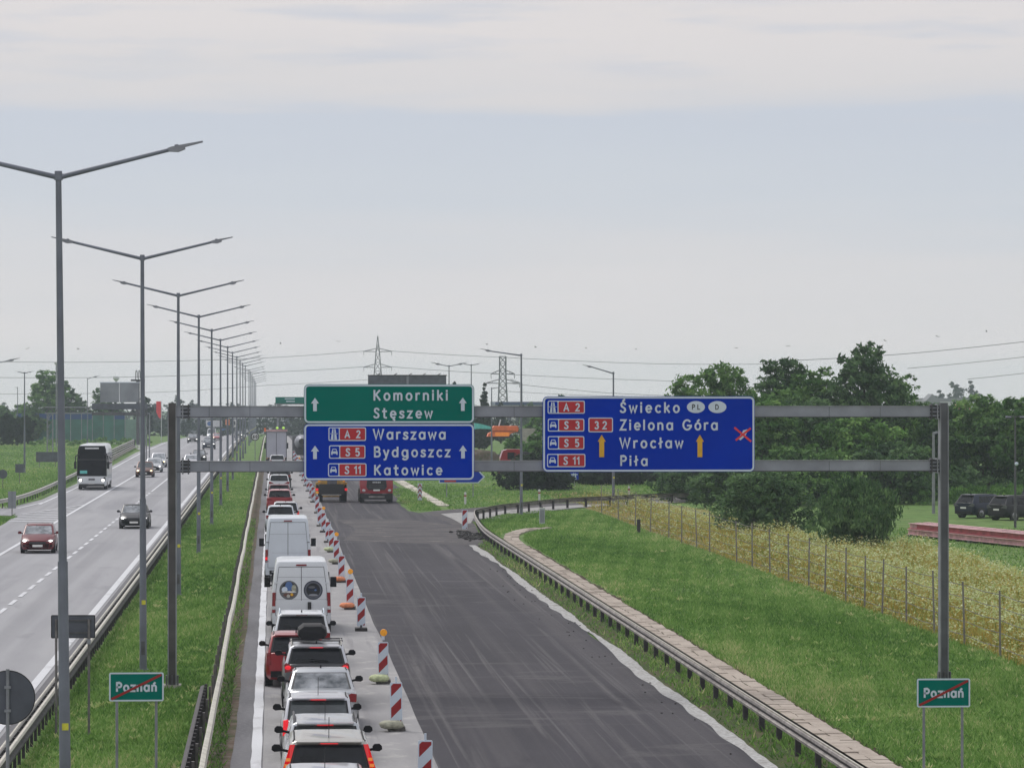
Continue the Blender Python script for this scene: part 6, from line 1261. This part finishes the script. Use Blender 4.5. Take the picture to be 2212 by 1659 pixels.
MB().box(((a + b) / 2, -.3, zat(826.5, zc)), (b - a + .15, .7, .12), m='signwhite').build('cabinet_roof', parent=t); a, b = P(199, 0)[0], P(318, 0)[0]
MB().box(((a + b) / 2, -.8, zat(878, zc)), (b - a, .08, .75), m='signback').build('walkway_guard', parent=t); MB().box(((a + b) / 2, -.5, zat(894, zc)), (b - a, .9, .4), m='dark_steel').build('walkway', parent=t)
# noise barrier
zc = 700; x, y = dep(35, zc); t = thing('noise_barrier', 'green and blue panelled noise barrier along the left side', 'noise barrier', (x, y, gz(y))); pw = 23.4 / FPX * zc; hB = zat(893, zc) - gz(y)
for i in range(11):
    low = 'barrier_green' if i < 10 else 'barrier_pale'; xx = pw * (i + .5)
    MB().box((xx, 0, hB * .39), (pw * .96, .15, hB * .78), m=low).build('panel', parent=t)
    if i < 10: MB().box((xx, 0, hB * .89), (pw * .96, .15, hB * .21), m='barrier_blue' if i not in (7, 8) else 'barrier_green').build('panel', parent=t)
    MB().box((pw * i, -.1, hB / 2), (.14, .2, hB), m='galv').build('post', parent=t)
MB().box((pw * 11 + 1.0, 0, hB * .44), (2.2, .2, hB * .88), m='barrier_pale').build('end_panel', parent=t)
# small sign backs on the left grass
def sback(label, u0, u1, v0, v1, zc, name='sign_board', split=False, round_=False):
    c = (u0 + u1) / 2; x, y = dep(c, zc); t = thing(name, label, 'road sign', (x, y, 0), group='sign backs on the left grass'); w = (u1 - u0) / FPX * zc; z0, z1 = zat(v1, zc), zat(v0, zc)
    if round_: MB().cyl((0, 0, (z0 + z1) / 2), (0, .03, (z0 + z1) / 2), w / 2, n=20, m='signback').build('disc', parent=t)
    elif split:
        for s in (-1, 1): MB().box((s * w / 4, 0, (z0 + z1) / 2), (w / 2 - .03, .04, z1 - z0), m='signback_light').build('panel', parent=t)
    else: MB().box((0, 0, (z0 + z1) / 2), (w, .04, z1 - z0), m='signback').build('panel', parent=t)
    for s in ((0,) if w < 1.6 else (-.35, .35)): MB().cyl((s * w, .05, 0), (s * w, .05, z1), .035, n=6, m='post_grey').build('post', parent=t)
sback('pair of grey boards on one post by the slip road at the left edge', 17, 35, 1061, 1098, 255, split=True)
sback('small dark square sign back on the left grass', 33, 51, 1002, 1021, 350)
sback('dark round sign back cut by the left edge on the grass', -4, 16, 1013, 1035, 330, 'round_sign', round_=True)
sback('wide dark board on the left grass behind the nearest lamp post', 78, 127, 976, 998, 430)
# things along the far road
def flag(label, u, v0, v1, w, zc, m='banner'):
    x, y = dep(u, zc); g_ = gz(y); t = thing('banner', label, 'banner', (x, y, g_)); z0, z1 = zat(v1, zc) - g_, zat(v0, zc) - g_; W_ = w / FPX * zc
    MB().prism([(-W_ / 2, z1), (W_ * .4, z1), (W_ / 2, z0 + (z1 - z0) * .3), (W_ * .3, z0), (-W_ * .1, z0 + .4), (-W_ / 2, z0 + (z1 - z0) * .4)], 'y', 0, .12, m).build('cloth', parent=t); MB().cyl((W_ / 2, 0, 0), (W_ / 2, 0, z1), .07, n=6, m='clear').build('pole', parent=t)
flag('faded red banner on a pole left of the gantry column', 343, 867, 905, 11, 680); flag('second red banner seen just right of the gantry column', 369, 902, 938, 9, 690)
def board(label, u0, u1, v0, v1, zc, m, m2=None):
    c = (u0 + u1) / 2; x, y = dep(c, zc); g_ = gz(y); t = thing('billboard', label, 'billboard', (x, y, g_), group='billboards along the far road'); w = (u1 - u0) / FPX * zc; z0, z1 = zat(v1, zc) - g_, zat(v0, zc) - g_
    MB().box((0, 0, (z0 + z1) / 2), (w, .2, z1 - z0), m=m).build('panel', parent=t)
    if m2: MB().ell((-.25 * w, -.1, (z0 + z1) / 2), (w * .18, .05, (z1 - z0) * .35), 12, 6, m2).build('printed_shape', parent=t)
    MB().cyl((0, .1, 0), (0, .1, z0), .2, n=6, m='galv').build('pole', parent=t)
board('white and blue billboard under the upper beam', 445, 480, 908, 922, 720, 'clear', 'bluep'); board('narrow white panel sign further along', 505, 513, 906, 922, 700, 'wall_white', 'darkblue'); board('round topped orange sign by the far road', 487, 496, 906, 918, 720, 'bagorange')
zc = 560; x, y = dep(626, zc); t = thing('overhead_sign', 'distant green overhead direction sign left of the green and blue sign', 'road sign', (x, y, gz(y))); w = 62 / FPX * zc
MB().box((0, 0, zat(864.5, zc)), (w, .1, .95), m='signgreen').build('panel', parent=t); MB().box((0, -.06, zat(861.5, zc)), (1.5, .02, .16), m='signwhite').build('lettering', parent=t); MB().box((.1, -.06, zat(867, zc)), (1.3, .02, .16), m='signwhite').build('lettering', parent=t)
MB().box((6, .2, zat(872, zc)), (16, .25, .3), m='galv').build('beam', parent=t)
for xx in (-1.8, 14): MB().box((xx, .2, 3.5), (.3, .3, 7.6), m='galv').build('column', parent=t)
# towers on the left skyline
x, y = dep(251, 1000); g_ = gz(y); t = thing('water_tower', 'tiny mushroom shaped water tower above the message board', 'tower', (x, y, g_)); zz = zat(815, 1000) - g_
MB().loft([[(math.cos(a) * r, math.sin(a) * r, z) for a in np.linspace(0, 6.283, 17)[:-1]] for z, r in ((zz - 1, .3), (zz - .45, .85), (zz + .2, .85), (zz + .3, .5))], 'clear').build('tank', parent=t); MB().cyl((0, 0, 0), (0, 0, zz - .9), .35, .3, 10, 'clear').build('stem', parent=t)
x, y = dep(298, 620); t = thing('sculpture', 'dark loop shaped roof ornament on a slab right of the message board', 'ornament', (x, y, 0)); zb = zat(820, 620)
m = MB()
for s in (-.26, .2): m.tube([(s - .12, 0, zb), (s - .14, 0, zb + 1.1), (s, 0, zb + 1.55), (s + .12, 0, zb + 1.3), (s + .14, 0, zb + .2)], .07, 6, 'dark_steel')
m.build('loop', parent=t); MB().box((0, 0, zb - .12), (2.3, 1, .3), m='black').build('slab', parent=t); MB().cyl((0, 0, 0), (0, 0, zb - .2), .3, n=8, m='dark_steel').build('mast', parent=t)
x, y = dep(121.5, 600); t = thing('globe_mast', 'thin mast with a pale globe beside the nearest lamp post', 'mast', (x, y, 0)); MB().ell((0, 0, zat(784, 600)), (.32, .32, .32), m='clear').build('globe', parent=t); MB().cyl((0, 0, 0), (0, 0, zat(787, 600)), .09, n=8, m='galv').build('mast', parent=t)
# concrete wall of the yard
x, y = dep(1150, 480); t = thing('yard_wall', 'grey concrete yard wall beside the orange container', 'wall', (x, y, 0)); MB().box((3, 0, zat(932, 480) * .5 + .9), (9, .3, 2.6), m='concrete').build('wall', parent=t)
x, y = dep(1052, 462); tag(MB().ell((0, 0, .3), (3.4, 1.5, 1.3), 16, 8, 'soil', .12).build('earth_heap', smooth=60, loc=(x - 1.5, y, 0)), 'low grey brown heap of earth under the turquoise boat', 'earth heap')
# birds
for i, (u, v, bl_) in enumerate(((606, 742, 'just right of the far lamp heads'), (731, 738, 'left of the pointed pylon'), (1052, 744, 'above the tip of the tall single lamp'), (1157, 750, 'just right of the tall single lamp'), (1266, 752, 'over the arm of the shorter single lamp'), (1374, 754, 'above the feathery tree, left side'), (1590, 752, 'above the broad tree behind the blue sign'), (1702, 748, 'over the dark rounded tree'), (1912, 736, 'right beside the tallest treetop'), (2025, 727, 'between the power lines and the gantry column'), (2131, 716, 'highest and farthest right of all'), (60, 753, 'nearest the left edge'), (169, 754, 'just right of the nearest lamp pole'))):
    x, y = dep(u, 300); m = MB(); m.ell((0, 0, 0), (.05, .14, .045), 6, 5, 'birdm'); 
    for s in (-1, 1): m.add([(s * .03, -.05, .02), (s * .03, .07, .02), (s * .2, .04, .09), (s * .34, -.06, .03)], [(0, 1, 2), (0, 2, 3)], 'birdm')
    o = m.build('bird', loc=(x, y, zat(v, 300))); o.scale = (.6, .6, .6); o.rotation_euler = (0, random.uniform(-.4, .4), random.uniform(0, 6)); tag(o, 'tiny dark bird in the sky ' + bl_, 'bird', 'birds in the sky')
# clods of broken asphalt at the guardrail tip
def clods(name, label, cx, cy, n, sx, sy, m, smax=.16):
    mb = MB()
    for i in range(n):
        s = random.uniform(.03, smax); mb.ell((cx + random.gauss(0, sx), cy + random.gauss(0, sy), .04 + s * .3), (s, s * random.uniform(.6, 1), s * random.uniform(.4, .7)), 6, 4, m, .25)
    return tag(mb.build(name), label, 'rubble', kind='stuff')
clods('rubble', 'lumps of broken asphalt at the tip of the guardrail', 11.5, 219, 110, .35, 3.2, 'rubber_dark'); clods('rubble', 'crumbs of asphalt on the milled surface edge', 10.4, 140, 50, .35, 32, 'rubber_dark', .035)
# ---------------- haze ----------------
mb = MB(); mb.box((0, 1985, 14), (1840, 4060, 49)); hz = mb.build('haze', 'birdm'); hz.data.materials.clear(); tag(hz, kind='stuff')
hm = bpy.data.materials.new('haze_air'); hm.use_nodes = True; t = hm.node_tree; t.nodes.remove(t.nodes['Principled BSDF']); pv = N(t, 'ShaderNodeVolumePrincipled'); pv.inputs['Density'].default_value = .00019; pv.inputs['Color'].default_value = (.80, .89, 1.0, 1); pv.inputs['Anisotropy'].default_value = .2
t.links.new(pv.outputs[0], t.nodes['Material Output'].inputs['Volume']); hz.data.materials.append(hm)
